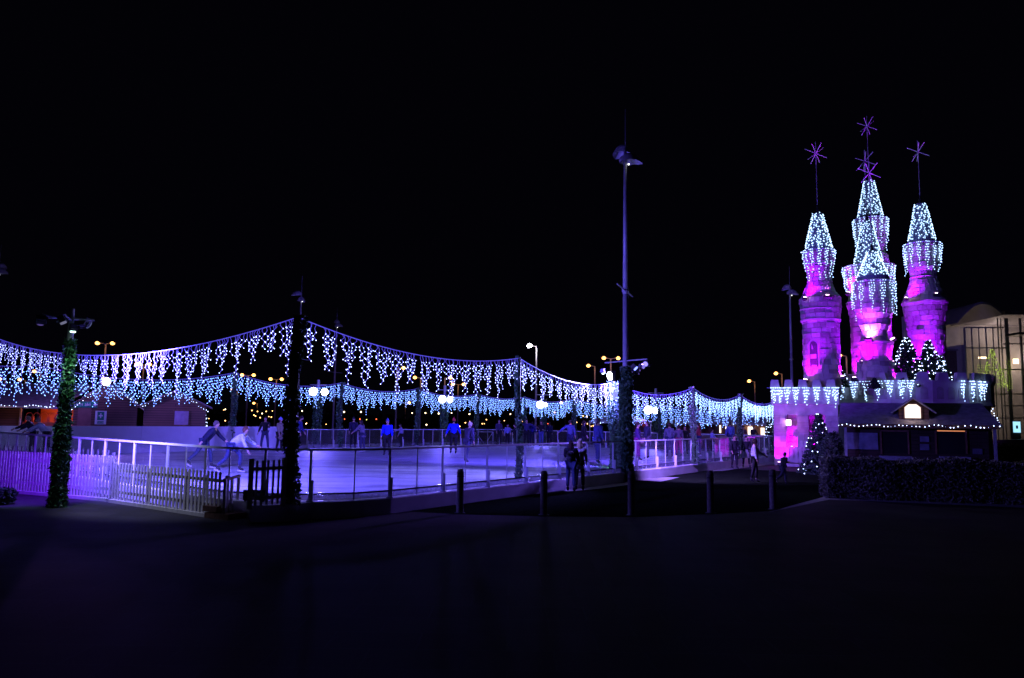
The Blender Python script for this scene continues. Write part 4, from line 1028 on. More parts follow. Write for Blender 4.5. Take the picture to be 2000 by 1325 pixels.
def tower(cx, Y, wall_rows, roof_rows, star_px, nm, base_z=4.0, band=None, corb=()):
    X = (cx[0]-1000)/FPX*Y; base = aty(cx[0], cx[1], Y); C = Vector((base.x, Y, 0))
    wall = prof_px(cx[0], Y, wall_rows); wall[0] = (wall[0][0], base_z)
    e = bpy.data.objects.new('tower', None)
    m = MB(); core = [(max(.05,r-.03), z) for r, z in wall]; m.lathe(core, cl(C), 40)
    stone_skin(m, wall, cl(C)); tw = m.build('tower', M_stone, castle)
    roof = prof_px(cx[0], Y, roof_rows); m = MB(); m.lathe(roof, cl(C), 36); rf = m.build('cone_roof', M_roofc, tw)
    rb = roof[0]
    m = MB(); m.lathe([(rb[0]*1.0,rb[1]-.32),(rb[0]*1.06,rb[1]-.3),(rb[0]*1.05,rb[1]-.02),(rb[0]*.98,rb[1])], cl(C), 36); m.build('roof_band', M_roofc, tw, smooth=False)
    for py, hw, hh in corb:
        z = aty(cx[0], py, Y).z; r = hw*Y/FPX*KR; m = MB(); m.lathe([(r-.08,z-hh/2),(r,z-hh/2+.02),(r+.02,z+hh/2-.04),(r-.06,z+hh/2)], cl(C), 40); m.build('ledge', M_stone2, tw)
    sp = aty(star_px[0], star_px[1], Y); tp = (C.x, C.y, sp.z)
    star(None, tp, .72, (C.x, C.y, roof[-1][1]-.02), 'purple lit rod star above the '+nm)
    net = [(r, z) for r, z in roof]; net_on(net, C, 430, 'dense white light net wrapping the cone of the '+nm)
    return C, tw, wall, roof
# T1 left corner tower
c1, t1, w1, r1 = tower((1606,740), 45.0, [(760,38.5),(700,38),(640,38),(628,38.5),(626,40.5),(606,42),(590,43.5),(584,43),(582,37),(546,23),(540,23),(522,29),(496,33),(491,33)], [(487,28),(418,9.5)], (1598,300), 'left corner tower', 4.0, corb=((627,42,.16),(606,43,.12),(519,30.5,.1)))
# T5 right tower
c5, t5, w5, r5 = tower((1812,740), 47.5, [(760,37),(690,37),(640,38),(602,43),(595,45.5),(587,46),(584,41),(545,25),(535,25),(528,30),(480,36),(477,36)], [(471,27),(399,10.5)], (1797,297), 'right tower', 4.0, corb=((594,46.5,.14),(543,27.5,.1)))
# T3 rear tallest
c3, t3, w3, r3 = tower((1711,740), 50.5, [(760,31),(530,31),(525,34),(500,34),(495,26),(484,28),(432,35),(429,35)], [(424,25.5),(354,9.5)], (1698,247), 'rear tallest tower', 4.0, corb=((511,35,.14),(470,31,.1)))
# T4 big keep
c4, t4, w4, r4 = tower((1704,740), 47.2, [(760,41),(640,41),(606,43),(596,47),(590,48),(586,44),(580,43),(530,50),(524,51.5),(521,51.5)], [(518,30),(433,9.5)], (1690,315), 'broad keep', 4.0, corb=((592,48.5,.14),(545,49.5,.1)))
# T2 front oriel tower
c2, t2, w2, r2 = tower((1712,740), 45.0, [(760,40),(708,39),(706,26),(678,34),(675,36),(668,36),(666,26),(640,26),(637,31),(628,31),(618,33),(612,39),(560,41),(553,42)], [(541,31.5),(493,9.5)], (1703,338), 'front oriel tower', 4.0, corb=((671,37,.18),(634,30,.12),(552,42.5,.12)))
# window and door parts on T1
def arch_panel(C, rad, az, z0, z1, w, m_, name, parent, depth=.03):
    m = MB(); n = 8; prof = [(-w/2,z0),(w/2,z0)]+[(w/2*math.cos(PI*i/n), z1-w/2+w/2*math.sin(PI*i/n)) for i in range(n+1)]
    for out in (depth,):
        pts = [(C.x-castle.location.x+(rad+out)*math.cos(az+x/rad), C.y-castle.location.y+(rad+out)*math.sin(az+x/rad), z) for x, z in prof]
        inn = [(C.x-castle.location.x+(rad-.1)*math.cos(az+x/rad), C.y-castle.location.y+(rad-.1)*math.sin(az+x/rad), z) for x, z in prof]
        m.poly(pts)
        for i in range(len(pts)): j = (i+1) % len(pts); m.quad(pts[i], pts[j], inn[j], inn[i])
    return m.build(name, m_, parent)
def az_to_cam(C, dx=0): return math.atan2(-C.y, -C.x)+dx
Mshut = mat('dark_slat_window', (.05,.05,.06), .8, .3, 8)
z0 = aty(1590,716,44).z; z1 = aty(1590,666,44).z
fr_ = arch_panel(c1, 38*45/FPX*KR, az_to_cam(c1,-.42), z0-.1, z1+.1, .62, M_stone2, 'window_surround', t1, .045)
arch_panel(c1, 38*45/FPX*KR, az_to_cam(c1,-.42), z0, z1, .44, Mshut, 'arched_window', t1, .06)
arch_panel(c2, 39*45/FPX*KR, az_to_cam(c2,0.02), aty(1712,752,44).z, aty(1712,712,44).z, 1.2, M_stone2, 'arched_door', t2, .05)
# smooth arched plaster panels on the tapering collars
for C_, t_, ya, yb in ((c1,t1,583,550),(c5,t5,583,552)):
    pass
# merlons helper
def merlon(m, c, d, w, h, th):
    ang = math.atan2(d.y, d.x); M = Matrix.Rotation(ang, 3, 'Z'); b = len(m.v)
    for z, k in ((0,1.0),(h,.72)):
        for i, j in ((-1,-1),(1,-1),(1,1),(-1,1)):
            q = M @ Vector((i*w/2*k, j*th/2, z)); m.v.append((c[0]+q.x, c[1]+q.y, c[2]+q.z))
    for q in ((3,2,1,0),(4,5,6,7),(0,1,5,4),(1,2,6,5),(2,3,7,6),(3,0,4,7)): m.f.append(tuple(b+i for i in q))
# podium (many sided drum)
PR = 4.6; NP = 14; PH = aty(1700, 742, 43.2).z; PL = PH-1.35
def pod(r, ph=.11): return [(r*math.cos(2*PI*(i+ph)/NP), r*math.sin(2*PI*(i+ph)/NP)) for i in range(NP)]
m = MB(); m.prism(pod(PR-.15), 0, PL); 
prof = [(PR-.15,0),(PR-.13,PL)]; stone_skin(m, prof, (0,0,0), .42, .8, .04); m.build('podium_wall', M_stone, castle)
m = MB(); m.prism(pod(PR+.12), PL, PH-.12); m.prism(pod(PR+.2), PH-.12, PH); m.prism(pod(PR+.17), PL-.02, PL+.1); pr = m.build('parapet', M_stone2, castle)
for i in range(NP):
    a, b = Vector(pod(PR+.12)[i]), Vector(pod(PR+.12)[(i+1) % NP]); d = (b-a)
    m = MB(); merlon(m, Vector((*(a+d*.27),PH)), d, .66, .45, .3); m.build('merlon', M_stone2, pr)
    m = MB(); merlon(m, Vector((*(a+d*.77),PH)), d, .66, .45, .3); m.build('merlon', M_stone2, pr)
    nrm = Vector((d.y,-d.x)).normalized()
    for k in (.2,.5,.8):     # blind arcade
        c_ = a+d*k; m = MB(); w = .2; u = d.normalized()
        pts = [(-w,PL+.3),(w,PL+.3)]+[(w*math.cos(PI*q/8), PH-.55+w*math.sin(PI*q/8)) for q in range(9)]
        m.poly([(c_.x+u.x*x+nrm.x*.025, c_.y+u.y*x+nrm.y*.025, z) for x, z in pts])
        for q in range(len(pts)):
            x0_,z0_ = pts[q]; x1_,z1_ = pts[(q+1) % len(pts)]
            m.quad((c_.x+u.x*x0_+nrm.x*.025, c_.y+u.y*x0_+nrm.y*.025, z0_),(c_.x+u.x*x1_+nrm.x*.025, c_.y+u.y*x1_+nrm.y*.025, z1_),(c_.x+u.x*x1_, c_.y+u.y*x1_, z1_),(c_.x+u.x*x0_, c_.y+u.y*x0_, z0_))
        m.build('blind_arch', mat('arch_recess', (.3,.29,.3), .9, .15, 3), pr)
# gatehouse bastion, facing the camera
g = at(1566, 911, 0); g = Vector((g.x, g.y, 0)); gy = math.atan2(-g.x, g.y)   # rotate so local -Y looks at the camera
GH = aty(1560, 757, g.y).z; GM = Matrix.Rotation(gy, 3, 'Z')
def gl(v): return cl(g+GM @ Vector(v))
HW = 1.35
m = MB()
def gbox(m, x0, x1, y0, y1, z0_, z1_): m.box(gl(((x0+x1)/2,(y0+y1)/2,(z0_+z1_)/2)), (x1-x0,y1-y0,z1_-z0_), GM)
HO = aty(1560, 811, g.y).z
gbox(m, -1.4,-.75, 0, 5.2, 0, HO); gbox(m, -.17,.42, 0, 5.2, 0, HO); gbox(m, 1.25, 1.9, 0, 5.2, 0, HO)
gbox(m, -1.4, 1.9, 0, 5.2, HO, GH-.95); gbox(m, -.75,-.17, 1.2, 5.2, 0, HO); gbox(m, .42, 1.25, 1.2, 5.2, 0, HO)
bast = m.build('gatehouse', M_stone, castle)
m = MB(); gbox(m, -1.52, 1.98, -.12, 5.3, GH-.95, GH); m.build('parapet', M_stone2, bast, bevel=.03)
for i in range(5):
    m = MB(); x = -1.3+i*.72; merlon(m, gl((x,.05,GH)), GM @ Vector((1,0,0)), .5, .42, .3); m.build('merlon', M_stone2, bast)
    if i < 4 and i: m = MB(); merlon(m, gl((-1.4,.3+i*.8,GH)), GM @ Vector((0,1,0)), .5, .42, .3); m.build('merlon', M_stone2, bast)
for kind_, spans in (('pier', ((-1.4,-.75),(-.17,.42),(1.25,1.9))), ('recess', ((-.75,-.17),(.42,1.25)))):
    for x0, x1 in spans:                           # rusticated facing blocks on the piers and lining the recesses
        m = MB(); zz = 0
        yb = 0.0 if kind_ == 'pier' else 1.2
        gbox(m, x0+.01, x1-.01, yb-.008, yb, .01, HO-.01)
        while zz < HO-.05:
            h_ = min(random.uniform(.26,.4), HO-zz); n_ = random.choice((1,2))
            for q in range(n_):
                xa = x0+(x1-x0)*q/n_; xb = x0+(x1-x0)*(q+1)/n_; pr_ = random.uniform(.012,.06) if kind_ == 'pier' else random.uniform(.03,.26)
                gbox(m, xa+.015, xb-.015, yb-pr_, yb-.004, zz+.012, zz+h_-.012)
            zz += h_
        m.build('facing_stones', M_stone, bast)
# low gate panels and plinth
m = MB()
for i in range(9): gbox(m, -.8+i*.215, -.8+i*.215+.18, -.3, -.24, .2, 1.05)
gbox(m, -.85, 1.2, -.24, -.2, .85, .95); gbox(m, -.85,1.2,-.24,-.2,.3,.4); m.build('low_gate', M_stone2, bast)
m = MB(); gbox(m, -.95, 1.35, -.7, 0, .0, .14); m.build('plinth', M_stone2, bast)
# lantern on the pier
lp = g+GM @ Vector((-.62,-.12,0)); lz = aty(1546, 826, g.y).z
th = thing('wall_lantern', (lp.x,lp.y,lz), 'bright square lantern on the castle gate pier', 'lantern')
m = MB(); m.box((0,0,0), (.24,.18,.3), GM); m.build('lamp_glass', emat('lantern_glow', (1,.6,1), 9), th); m = MB(); m.box((0,0,.19),(.3,.24,.06), GM); m.box((0,0,-.18),(.26,.2,.05), GM); m.box((0,.12,.3),(.04,.1,.3), GM); m.build('frame', M_dkmetal, th)
point('light', Vector((lp.x,lp.y,lz))+GM@Vector((0,-.35,0)), 14, (1,.3,1), .1, th)
# magenta floods on the castle
def tdir(C, px, py, extra=0): return aty(px, py, C.y-extra)
HOT = (.55,.07,1.0)
def cf(C, px, py, rr, up, power, lb, s=.26, colr=PUR, tilt=1.0, angle=110, glow=14):
    """flood standing off a tower surface at the pixel, aimed up at the wall"""
    p_ = aty(px, py, C.y); rr = rr*KR; off = (p_.x-C.x)*.94; rad = rr; yy = math.sqrt(max(.01, rad*rad-off*off)) if abs(off) < rad else .05
    p_ = aty(px, py, C.y-yy); p_ = Vector((p_.x, C.y-yy, p_.z)); tg = Vector((C.x+(p_.x-C.x)*.45*tilt, C.y+(p_.y-C.y)*.45*tilt, p_.z+up))
    return castle_flood(p_, tg, power, colr, lb, s, glow, angle)
cf(c1, 1615, 580, 1.34, 1.0, 60, 'glaring magenta floodlight on the ledge of the left corner tower', .42, HOT)
cf(c1, 1572, 582, 1.38, 1.5, 35, 'small floodlight at the left rim of the left corner tower', .2)
cf(c5, 1827, 576, 1.42, 1.0, 55, 'glaring magenta floodlight on the ledge of the right tower', .4, HOT)
cf(c5, 1770, 583, 1.5, 1.5, 40, 'small floodlight at the left rim of the right tower', .24)
cf(c2, 1697, 662, 1.0, .9, 42, 'left floodlight in the niche of the front oriel tower', .4, HOT)
cf(c2, 1743, 662, 1.0, .9, 34, 'right floodlight in the niche of the front oriel tower', .3, HOT)
cf(c4, 1657, 572, 1.5, 1.3, 45, 'small floodlight at the left rim of the broad keep', .24)
cf(c3, 1735, 520, 1.25, 1.4, 45, 'hidden floodlight at the right ledge of the rear tower', .2, MAG)
cf(c4, 1665, 741, 1.75, 2.5, 55, 'floodlight at the parapet left of the front oriel tower', .36, MAG)
cf(c2, 1752, 742, 1.6, 2.6, 34, 'floodlight at the parapet right of the front oriel tower', .26, MAG)
cf(c1, 1573, 742, 1.4, 2.4, 30, 'floodlight at the left foot of the left corner tower', .26, MAG)
cf(c1, 1646, 735, 1.5, 3.0, 80, 'floodlight at the right foot of the left corner tower', .2, PUR)
cf(c5, 1790, 742, 1.9, 4.0, 170, 'floodlight behind the parapet firs lighting the right tower', .3, PUR)
cf(c5, 1830, 742, 1.9, 4.0, 40, 'second floodlight behind the parapet firs', .2, PUR)
cf(c2, 1683, 706, 1.35, 1.2, 22, 'small floodlight under the left of the oriel bowl', .12, MAG, glow=4)
cf(c2, 1745, 706, 1.35, 1.2, 22, 'small floodlight under the right of the oriel bowl', .12, MAG, glow=4)
for x, y, lb, pw in ((-.5,.75,'magenta floodlight in the left recess of the castle gate',26),(.8,.7,'magenta floodlight in the right recess of the castle gate',30),(-1.15,-.6,'magenta floodlight on the ground at the castle gate pier',16)):
    p_ = g+GM @ Vector((x,y,.2 if y<0 else 1.0)); castle_flood(p_, g+GM @ Vector((x,y+1.2 if y>0 else .0,2.2)), pw, MAG, lb, .16, 5, 140)
p_ = aty(1669, 739, 43.0); castle_flood(p_, (c4.x, 46.5, 15.5), 60, PUR, 'added upward floodlight on the parapet beside the front oriel tower', .3, 10, 75)  # added to throw purple light up to the rod stars
p_ = aty(1762, 739, 43.4); castle_flood(p_, (c5.x-1, 47, 14.5), 110, PUR, 'added upward floodlight on the parapet between oriel tower and terrace firs', .24, 8, 70)  # added upward fill for the right tower
p_ = aty(1590, 750, 43.0); castle_flood(p_, (c1.x, 45, 14.5), 70, PUR, 'added upward floodlight on the gatehouse parapet', .2, 8, 70)  # added upward fill for the left corner tower
# soft rink spill onto the castle is imitated by a violet flood added on the plaza mast
flood(Vector((bm.x+.5, bm.y+.2, 4.25)), (22.5,45,6), 4000, (.15,.02,1.0), 'added violet fill floodlight on the thick ivy mast aimed at the castle', .24, .2, 75, 2, (.3,.2,1))
# icicle lights on the crowns
def ring_pt(C, r, z):
    
    def f(u): a = u; return Vector((C.x+r*math.cos(a), C.y+r*math.sin(a), z)), Vector((math.cos(a), math.sin(a), 0))
    return f
def crown(C, Y, cx, py, hw, py2, label, n=14, dens=1.0, taper=0.0):
    z = aty(cx, py, Y).z; z2 = aty(cx, py2, Y).z; r = hw*Y/FPX*KR
    icicles(ring_pt(C, r, z), (z-z2), label, [2*PI*i/n for i in range(n)], 2*PI/n*.62, .033, pinch=.3, dens=.5*dens, inward=taper*r)
crown(c1, 45, 1602, 492, 33.5, 548, 'icicle lights round the crown of the left corner tower', 13, taper=.3)
crown(c5, 47.5, 1809, 479, 36.5, 536, 'icicle lights round the crown of the right tower', 14, taper=.1)
crown(c3, 50.5, 1705, 431, 35.5, 486, 'icicle lights round the crown of the rear tallest tower', 14, taper=.12)
crown(c4, 47.2, 1698, 524, 52, 584, 'icicle lights round the crown of the broad keep', 20, taper=.14)
crown(c2, 45, 1712, 554, 43, 618, 'icicle lights round the crown of the front oriel tower', 12, 1.1)
# icicle lights on the podium parapet
def pod_pt(px):
    # point on the parapet drum where the pixel column meets it
    d = ray(px, 760); d = Vector((d.x, d.y, 0)).normalized(); o = Vector((EYE.x-CO.x, EYE.y-CO.y, 0)); r = PR+.2
    b = o.dot(d); c = o.dot(o)-r*r; disc = b*b-c
    q = o+d*(-b-math.sqrt(max(0,disc))); n_ = q.normalized(); return Vector((CO.x+q.x, CO.y+q.y, PH-.03)), n_
icicles(lambda u: pod_pt(u), 1.15, 'icicle lights along the castle parapet between gatehouse and kiosk dormer', [1622+23.2*i for i in range(7)]+[1783-4], 17, .034, pinch=.45, dens=1.0)
icicles(lambda u: pod_pt(u), 1.2, 'icicle lights at the right end of the castle parapet', [1880,1899,1914,1921], 10, .034, pinch=.45, dens=1.0)
def gat(u): 
    return g+GM @ Vector((u,-.14,GH-.03)), GM @ Vector((0,-1,0))
icicles(gat, 1.0, 'icicle lights along the top of the castle gatehouse', [-1.35,-1.05,-.65,-.22,.3,.85,1.4,1.8], .38, .034, pinch=.45, dens=1.0)
# firs on the castle terrace
for i, (px, py, h_, w_, lb) in enumerate(((1773,742,2.35,.85,'leftmost'),(1816,742,2.2,.8,'middle'),(1838,742,1.5,.6,'rightmost'))):
    b = aty(px, py, 44.3); b.z = PH-.35; fir(b, h_*1.3, w_*1.65, lb+' of the three lit firs on the castle terrace', 3400, 210, 'fairy lights on the '+lb+' fir of the castle terrace', size=.12, br=.03)
b = aty(1645, 742, 45.6); b.z = PH-.3; fir(b, 1.35, .4, 'slim dark fir on the terrace right of the left corner tower', 900, 22, 'few fairy lights on the slim terrace fir', size=.1, br=.022)
b = aty(1708, 745, 43.5); b.z = PH-.45; fir(b, .6, .42, 'low fir showing behind the parapet below the oriel tower', 600, 12, 'few fairy lights on the low parapet fir', size=.09, br=.022)

# ------------------------------------------------------------ timber kiosk at right
KY = 30.0
kd = ray(1795, 830); kc = Vector((kd.x/kd.y*KY, KY, 0)); KA = -math.atan2(kc.x, kc.y)*.82
def loc_px(O, ang, px, py, ly=0.0):
    """local point on the plane y=ly of a frame at O turned by ang"""
    Mi = Matrix.Rotation(-ang, 3, 'Z'); e = Mi @ (EYE-O); d = Mi @ ray(px, py); return e+d*((ly-e.y)/d.y)
def kl(px, py, ly=0.0): return loc_px(kc, KA, px, py, ly)
hwl = -kl(1641, 830).x; hwr = kl(1948, 830).x; kw = hwl+hwr; ez = kl(1795, 831).z; rz_ = kl(1795, 787, 1.6).z
k = thing('timber_kiosk', kc, 'dark timber kiosk with snowy roof and glowing dormer window', 'kiosk', rotz=KA)
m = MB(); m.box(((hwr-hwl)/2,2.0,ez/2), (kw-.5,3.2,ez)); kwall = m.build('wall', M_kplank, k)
hw_ = kw/2+.05; KO = (hwr-hwl)/2
def roofslab(m, a, b, c, d, t=.07):
    up = Vector((0,0,t)); m.quad(a,b,c,d); m.quad(Vector(a)-up,Vector(d)-up,Vector(c)-up,Vector(b)-up)
    P_ = [Vector(v) for v in (a,b,c,d)]
    for i in range(4): m.quad(P_[i], P_[i]-up, P_[(i+1)%4]-up, P_[(i+1)%4])
m = MB(); A=(KO-hw_,-.15,ez+.02); B=(KO+hw_+.1,-.15,ez+.02); Cc=(KO+hw_-.25,2.0,rz_); D=(KO-hw_+.1,2.0,rz_); E=(KO+hw_,4.1,ez+.02); F=(KO-hw_,4.1,ez+.02)
roofslab(m,A,B,Cc,D); roofslab(m,D,Cc,E,F); m.poly([B,E,Cc]); m.poly([A,D,F]); m.build('roof', M_roof, k)
# dormer
def kx(px, y=KY): return kl(px, 800, y-KY).x
dx = kx(1784, KY+.4); dw = 1.05; dz0 = kl(1784,822,.4).z; dz1 = kl(1784,799,.4).z; dzt = kl(1784,777,.4).z
m = MB(); pts = [(-dw/2,dz0),(dw/2,dz0),(dw/2,dz1),(0,dzt-.06),(-dw/2,dz1)]
f_ = [(dx+x, .35, z) for x, z in pts]; b_ = [(dx+x, 2.0, z) for x, z in pts]; m.poly(f_)
for i in range(5): m.quad(f_[i], b_[i], b_[(i+1)%5], f_[(i+1)%5])
dm = m.build('dormer', M_plank, k)
m = MB(); roofslab(m, (dx-dw/2-.25,.15,dz1-.13),(dx,.15,dzt),(dx,2.2,dzt),(dx-dw/2-.25,1.6,dz1-.13), .05); roofslab(m, (dx,.15,dzt),(dx+dw/2+.25,.15,dz1-.13),(dx+dw/2+.25,1.6,dz1-.13),(dx,2.2,dzt), .05); m.build('dormer_roof', M_roof, dm)
w2 = .28; za = kl(1781,817,.3).z; zb = kl(1781,796,.3).z; zt = kl(1781,790,.3).z; wx = kx(1782.5, KY+.3)
m = MB(); m.poly([(wx+x, .33, z) for x, z in ((-w2,za),(w2,za),(w2,zb),(w2*.5,zt),(-w2*.5,zt),(-w2,zb))]); m.build('lit_window', emat('dormer_glow', (1,.8,.72), 1.6), dm)
m = MB(); pp = [(wx+x*1.12, .3, (z-(za+zt)/2)*1.06+(za+zt)/2) for x, z in ((-w2,za),(w2,za),(w2,zb),(w2*.5,zt),(-w2*.5,zt),(-w2,zb))]; m.tube([Vector(q) for q in pp+[pp[0]]], .018, 4); m.build('window_frame', M_timber2, dm)
point('light', kc+Matrix.Rotation(KA,3,'Z')@Vector((wx, -.1, za+.2)), 3, (1,.7,.6), .15, k)
# hatches, posters, counter
def kpan(x0, x1, y0, y1, name, mt, out=.0, parent=k, dep=.05, yy=KY+.4):
    a = kl(x0, y1, yy-KY); b = kl(x1, y0, yy-KY); m = MB(); m.box(((a.x+b.x)/2, .4-dep/2-out, (a.z+b.z)/2), (b.x-a.x, dep, b.z-a.z)); return m.build(name, mt, parent)
M_poster = mat('kiosk_poster', (.17,.18,.26), .6, .35, 4)
kpan(1655,1714,846,877,'poster_board', M_poster); 
M_hatch = mat('black_hatch', (.006,.006,.007), .9, 0)
kpan(1722,1773,842,885,'serving_hatch', M_hatch, dep=.03); kpan(1829,1886,843,887,'serving_hatch', M_hatch, dep=.03)
for hx0, hx1, mt in ((1720,1775,M_timber2),(1827,1888,M_timber2)):
    fr = kpan(hx0,hx1,841,843,'hatch_frame', mt, .02); kpan(hx0,hx0+1.6,843,887,'hatch_frame', mt, .02); kpan(hx1-1.6,hx1,843,887,'hatch_frame', mt, .02)
kpan(1797,1814,853,863,'notice', M_poster, .01); kpan(1797,1814,868,879,'notice', M_poster, .01); kpan(1900,1918,877,887,'notice', mat('dim_notice',(.1,.1,.15)), .01)
kpan(1716,1778,891,897,'counter', mat('counter_pale',(.25,.25,.3)), .3, dep=.5); kpan(1832,1890,892,898,'counter', mat('counter_pale',(.25,.25,.3)), .3, dep=.5)
kpan(1830,1884,841.6,842.6,'warm_lit_strip', emat('warm_strip_glow',(1,.35,.15),.7), .06, dep=.02)  # warm light on the hatch frame put in as a glowing strip
px_ = kx(1650, KY-.1); m = MB(); m.box((px_,-.1,ez/2),(.1,.1,ez)); m.build('roof_post', mat('pale_post',(.3,.3,.34)), k)
m = MB(); m.box((kx(1940),-.05,ez/2),(.1,.1,ez)); m.build('roof_post', mat('pale_post',(.3,.3,.34)), k)
m = MB(); m.beam((KO-hw_,-.2,ez-.04),(KO+hw_,-.2,ez-.04),.05,.14); m.build('fascia', M_timber2, k)
# string on eaves
sl = thing('eave_string_lights', kc+Matrix.Rotation(KA,3,'Z')@Vector((KO-hw_,-.24,ez)), 'string of white bulbs along the kiosk eave', 'string lights', rotz=KA)
m = MB(); cb = MB(); prev = None; x = .0
while x < kw+.1:
    z = -.03+.035*math.sin(x*6)+random.gauss(0,.012); q = Vector((x, random.gauss(0,.02), z)); m.octa(q, .022*random.uniform(.7,1.1), 1)
    if prev is not None: cb.bar(prev, q, .006, seg=3)
    prev = q; x += .1+.09*random.random()
for i in range(8): m.octa((kw+.12+random.gauss(0,.05), .2+i*.2, .05+i*.09), .018)
o = m.build('bulbs', M_bulbs, sl); o['kind']='stuff'; cb.build('cable', M_dkmetal, sl)

# ------------------------------------------------------------ timber huts at left
HO_ = Vector((aty(207,800,44).x, 44, 0)); HA = R(21); HM = Matrix.Rotation(HA, 3, 'Z')
def hl_(px, py, ly=0.0): return loc_px(HO_, HA, px, py, ly)
def hw_pt(px, py, ly=0.0): return HO_+HM @ hl_(px, py, ly)
def hut(px_c, hwpx, apex, eave, Y, depth, label, g_=.0):
    c_ = hl_(px_c, eave, g_); hw2 = (hl_(px_c+hwpx, eave, g_).x-hl_(px_c-hwpx, eave, g_).x)/2; az = hl_(px_c, apex, g_).z; ez2 = c_.z
    t = thing('timber_hut', HO_+HM @ Vector((c_.x, g_, 0)), label, 'hut', 'timber huts behind the board wall', rotz=HA)
    m = MB(); w = hw2-.15; pts = [(-w,0),(w,0),(w,ez2+.02),(0,az-.08),(-w,ez2+.02)]
    f_ = [(x,0,z) for x,z in pts]; b_ = [(x,depth,z) for x,z in pts]; m.poly(f_); m.poly(b_[::-1])
    for i in range(5): m.quad(f_[i], b_[i], b_[(i+1)%5], f_[(i+1)%5])
    wl = m.build('wall', M_plank, t)
    m = MB(); sl_ = (az-ez2)/hw2
    roofslab(m, (-hw2-.2,-.3,ez2-.2*sl_),(0,-.3,az),(0,depth+.2,az),(-hw2-.2,depth+.2,ez2-.2*sl_), .09)
    roofslab(m, (0,-.3,az),(hw2+.2,-.3,ez2-.2*sl_),(hw2+.2,depth+.2,ez2-.2*sl_),(0,depth+.2,az), .09); m.build('roof', M_roof, t)
    m = MB(); m.beam((-hw2-.2,-.33,ez2-.2*sl_-.06),(0,-.33,az-.06),.04,.16,(0,-1,0)); m.beam((0,-.33,az-.06),(hw2+.2,-.33,ez2-.2*sl_-.06),.04,.16,(0,-1,0)); m.build('bargeboard', M_timber2, t)
    return t, hw2, az, ez2
HY = 44.0
h1, hwa, aza, eza = hut(207, 68, 747, 793, HY, 5, 'first aid hut, gabled, with pinkish floodlight on its apex')
h2, hwb, azb, ezb = hut(343, 66, 762, 792, HY, 5, 'gabled timber hut with a shuttered window right of the first aid hut')
def hp(t, x0,x1,y0,y1,name,mt,out=.03,Y=HY,par=None):
    a = hl_(x0,y1); b = hl_(x1,y0); ox = (HM.inverted() @ (t.location-HO_)).x; m = MB(); m.box(((a.x+b.x)/2-ox, -out, (a.z+b.z)/2), (b.x-a.x,.04,b.z-a.z)); return m.build(name, mt, par or t)
hp(h1,149,179,797,850,'door', mat('hut_door',(.22,.11,.1),.7,.15,3))
wn = hp(h2,340,369,803,830,'shutter', mat('pale_shutter',(.33,.27,.42),.7,.2,4)); 
for a_ in ((338,371,801.5,803),(338,371,830,831.5)): hp(h2,*a_,'window_frame',M_timber2,.05)
for a_ in ((338,340,803,830),(369,371,803,830)): hp(h2,*a_,'window_frame',M_timber2,.05)
def text(name, s, loc, size, mt, parent, ext=.004):
    cu = bpy.data.curves.new(name, 'FONT'); cu.body = s; cu.size = size; cu.extrude = ext; cu.align_x = 'CENTER'; cu.align_y = 'CENTER'
    o = bpy.data.objects.new(name, cu); col.objects.link(o); bpy.context.view_layer.update()
    me = bpy.data.meshes.new_from_object(o.evaluated_get(bpy.context.evaluated_depsgraph_get())); bpy.data.objects.remove(o)
    me.materials.clear(); me.materials.append(mt); o = bpy.data.objects.new(name, me); col.objects.link(o); o.parent = parent; o.location = loc; o.rotation_euler = (R(90),0,0); return o
M_green = mat('sign_green', (.01,.28,.16), .5, 0); M_sw = mat('sign_white', (.75,.8,.8), .5, 0)
a = hl_(144,796); b = hl_(191,785); sg_ = thing('first_aid_sign', HO_+HM@Vector(((a.x+b.x)/2, -.1, (a.z+b.z)/2)), 'long green first aid sign over the hut door', 'sign', rotz=HA)
m = MB(); m.box((0,0,0),(b.x-a.x,.04,b.z-a.z)); m.build('board', M_green, sg_)
text('lettering', 'First aid', (-.16,-.03,0), .26, M_sw, sg_); m = MB(); m.box((.5,-.03,0),(.2,.02,.06)); m.box((.5,-.034,0),(.06,.02,.2)); m.build('cross', M_sw, sg_)
a = hl_(185,829); b = hl_(209,803); W_ = b.x-a.x; H_ = b.z-a.z; sg_ = thing('first_aid_poster', HO_+HM@Vector(((a.x+b.x)/2, -.08, (a.z+b.z)/2)), 'white poster with green square and white cross on the hut wall', 'sign', rotz=HA)
m = MB(); m.box((0,0,0),(W_,.03,H_)); m.build('board', M_sw, sg_); m = MB(); m.box((0,-.02,H_*.12),(W_*.6,.012,H_*.62)); m.box((0,-.02,-H_*.36),(W_*.6,.012,H_*.18)); m.build('green_panel', M_green, sg_)
m = MB(); m.box((0,-.03,H_*.14),(W_*.36,.012,H_*.1)); m.box((0,-.034,H_*.14),(W_*.1,.012,H_*.36)); m.build('cross', M_sw, sg_); text('lettering','First aid',(0,-.032,-H_*.36),.11,M_sw,sg_)
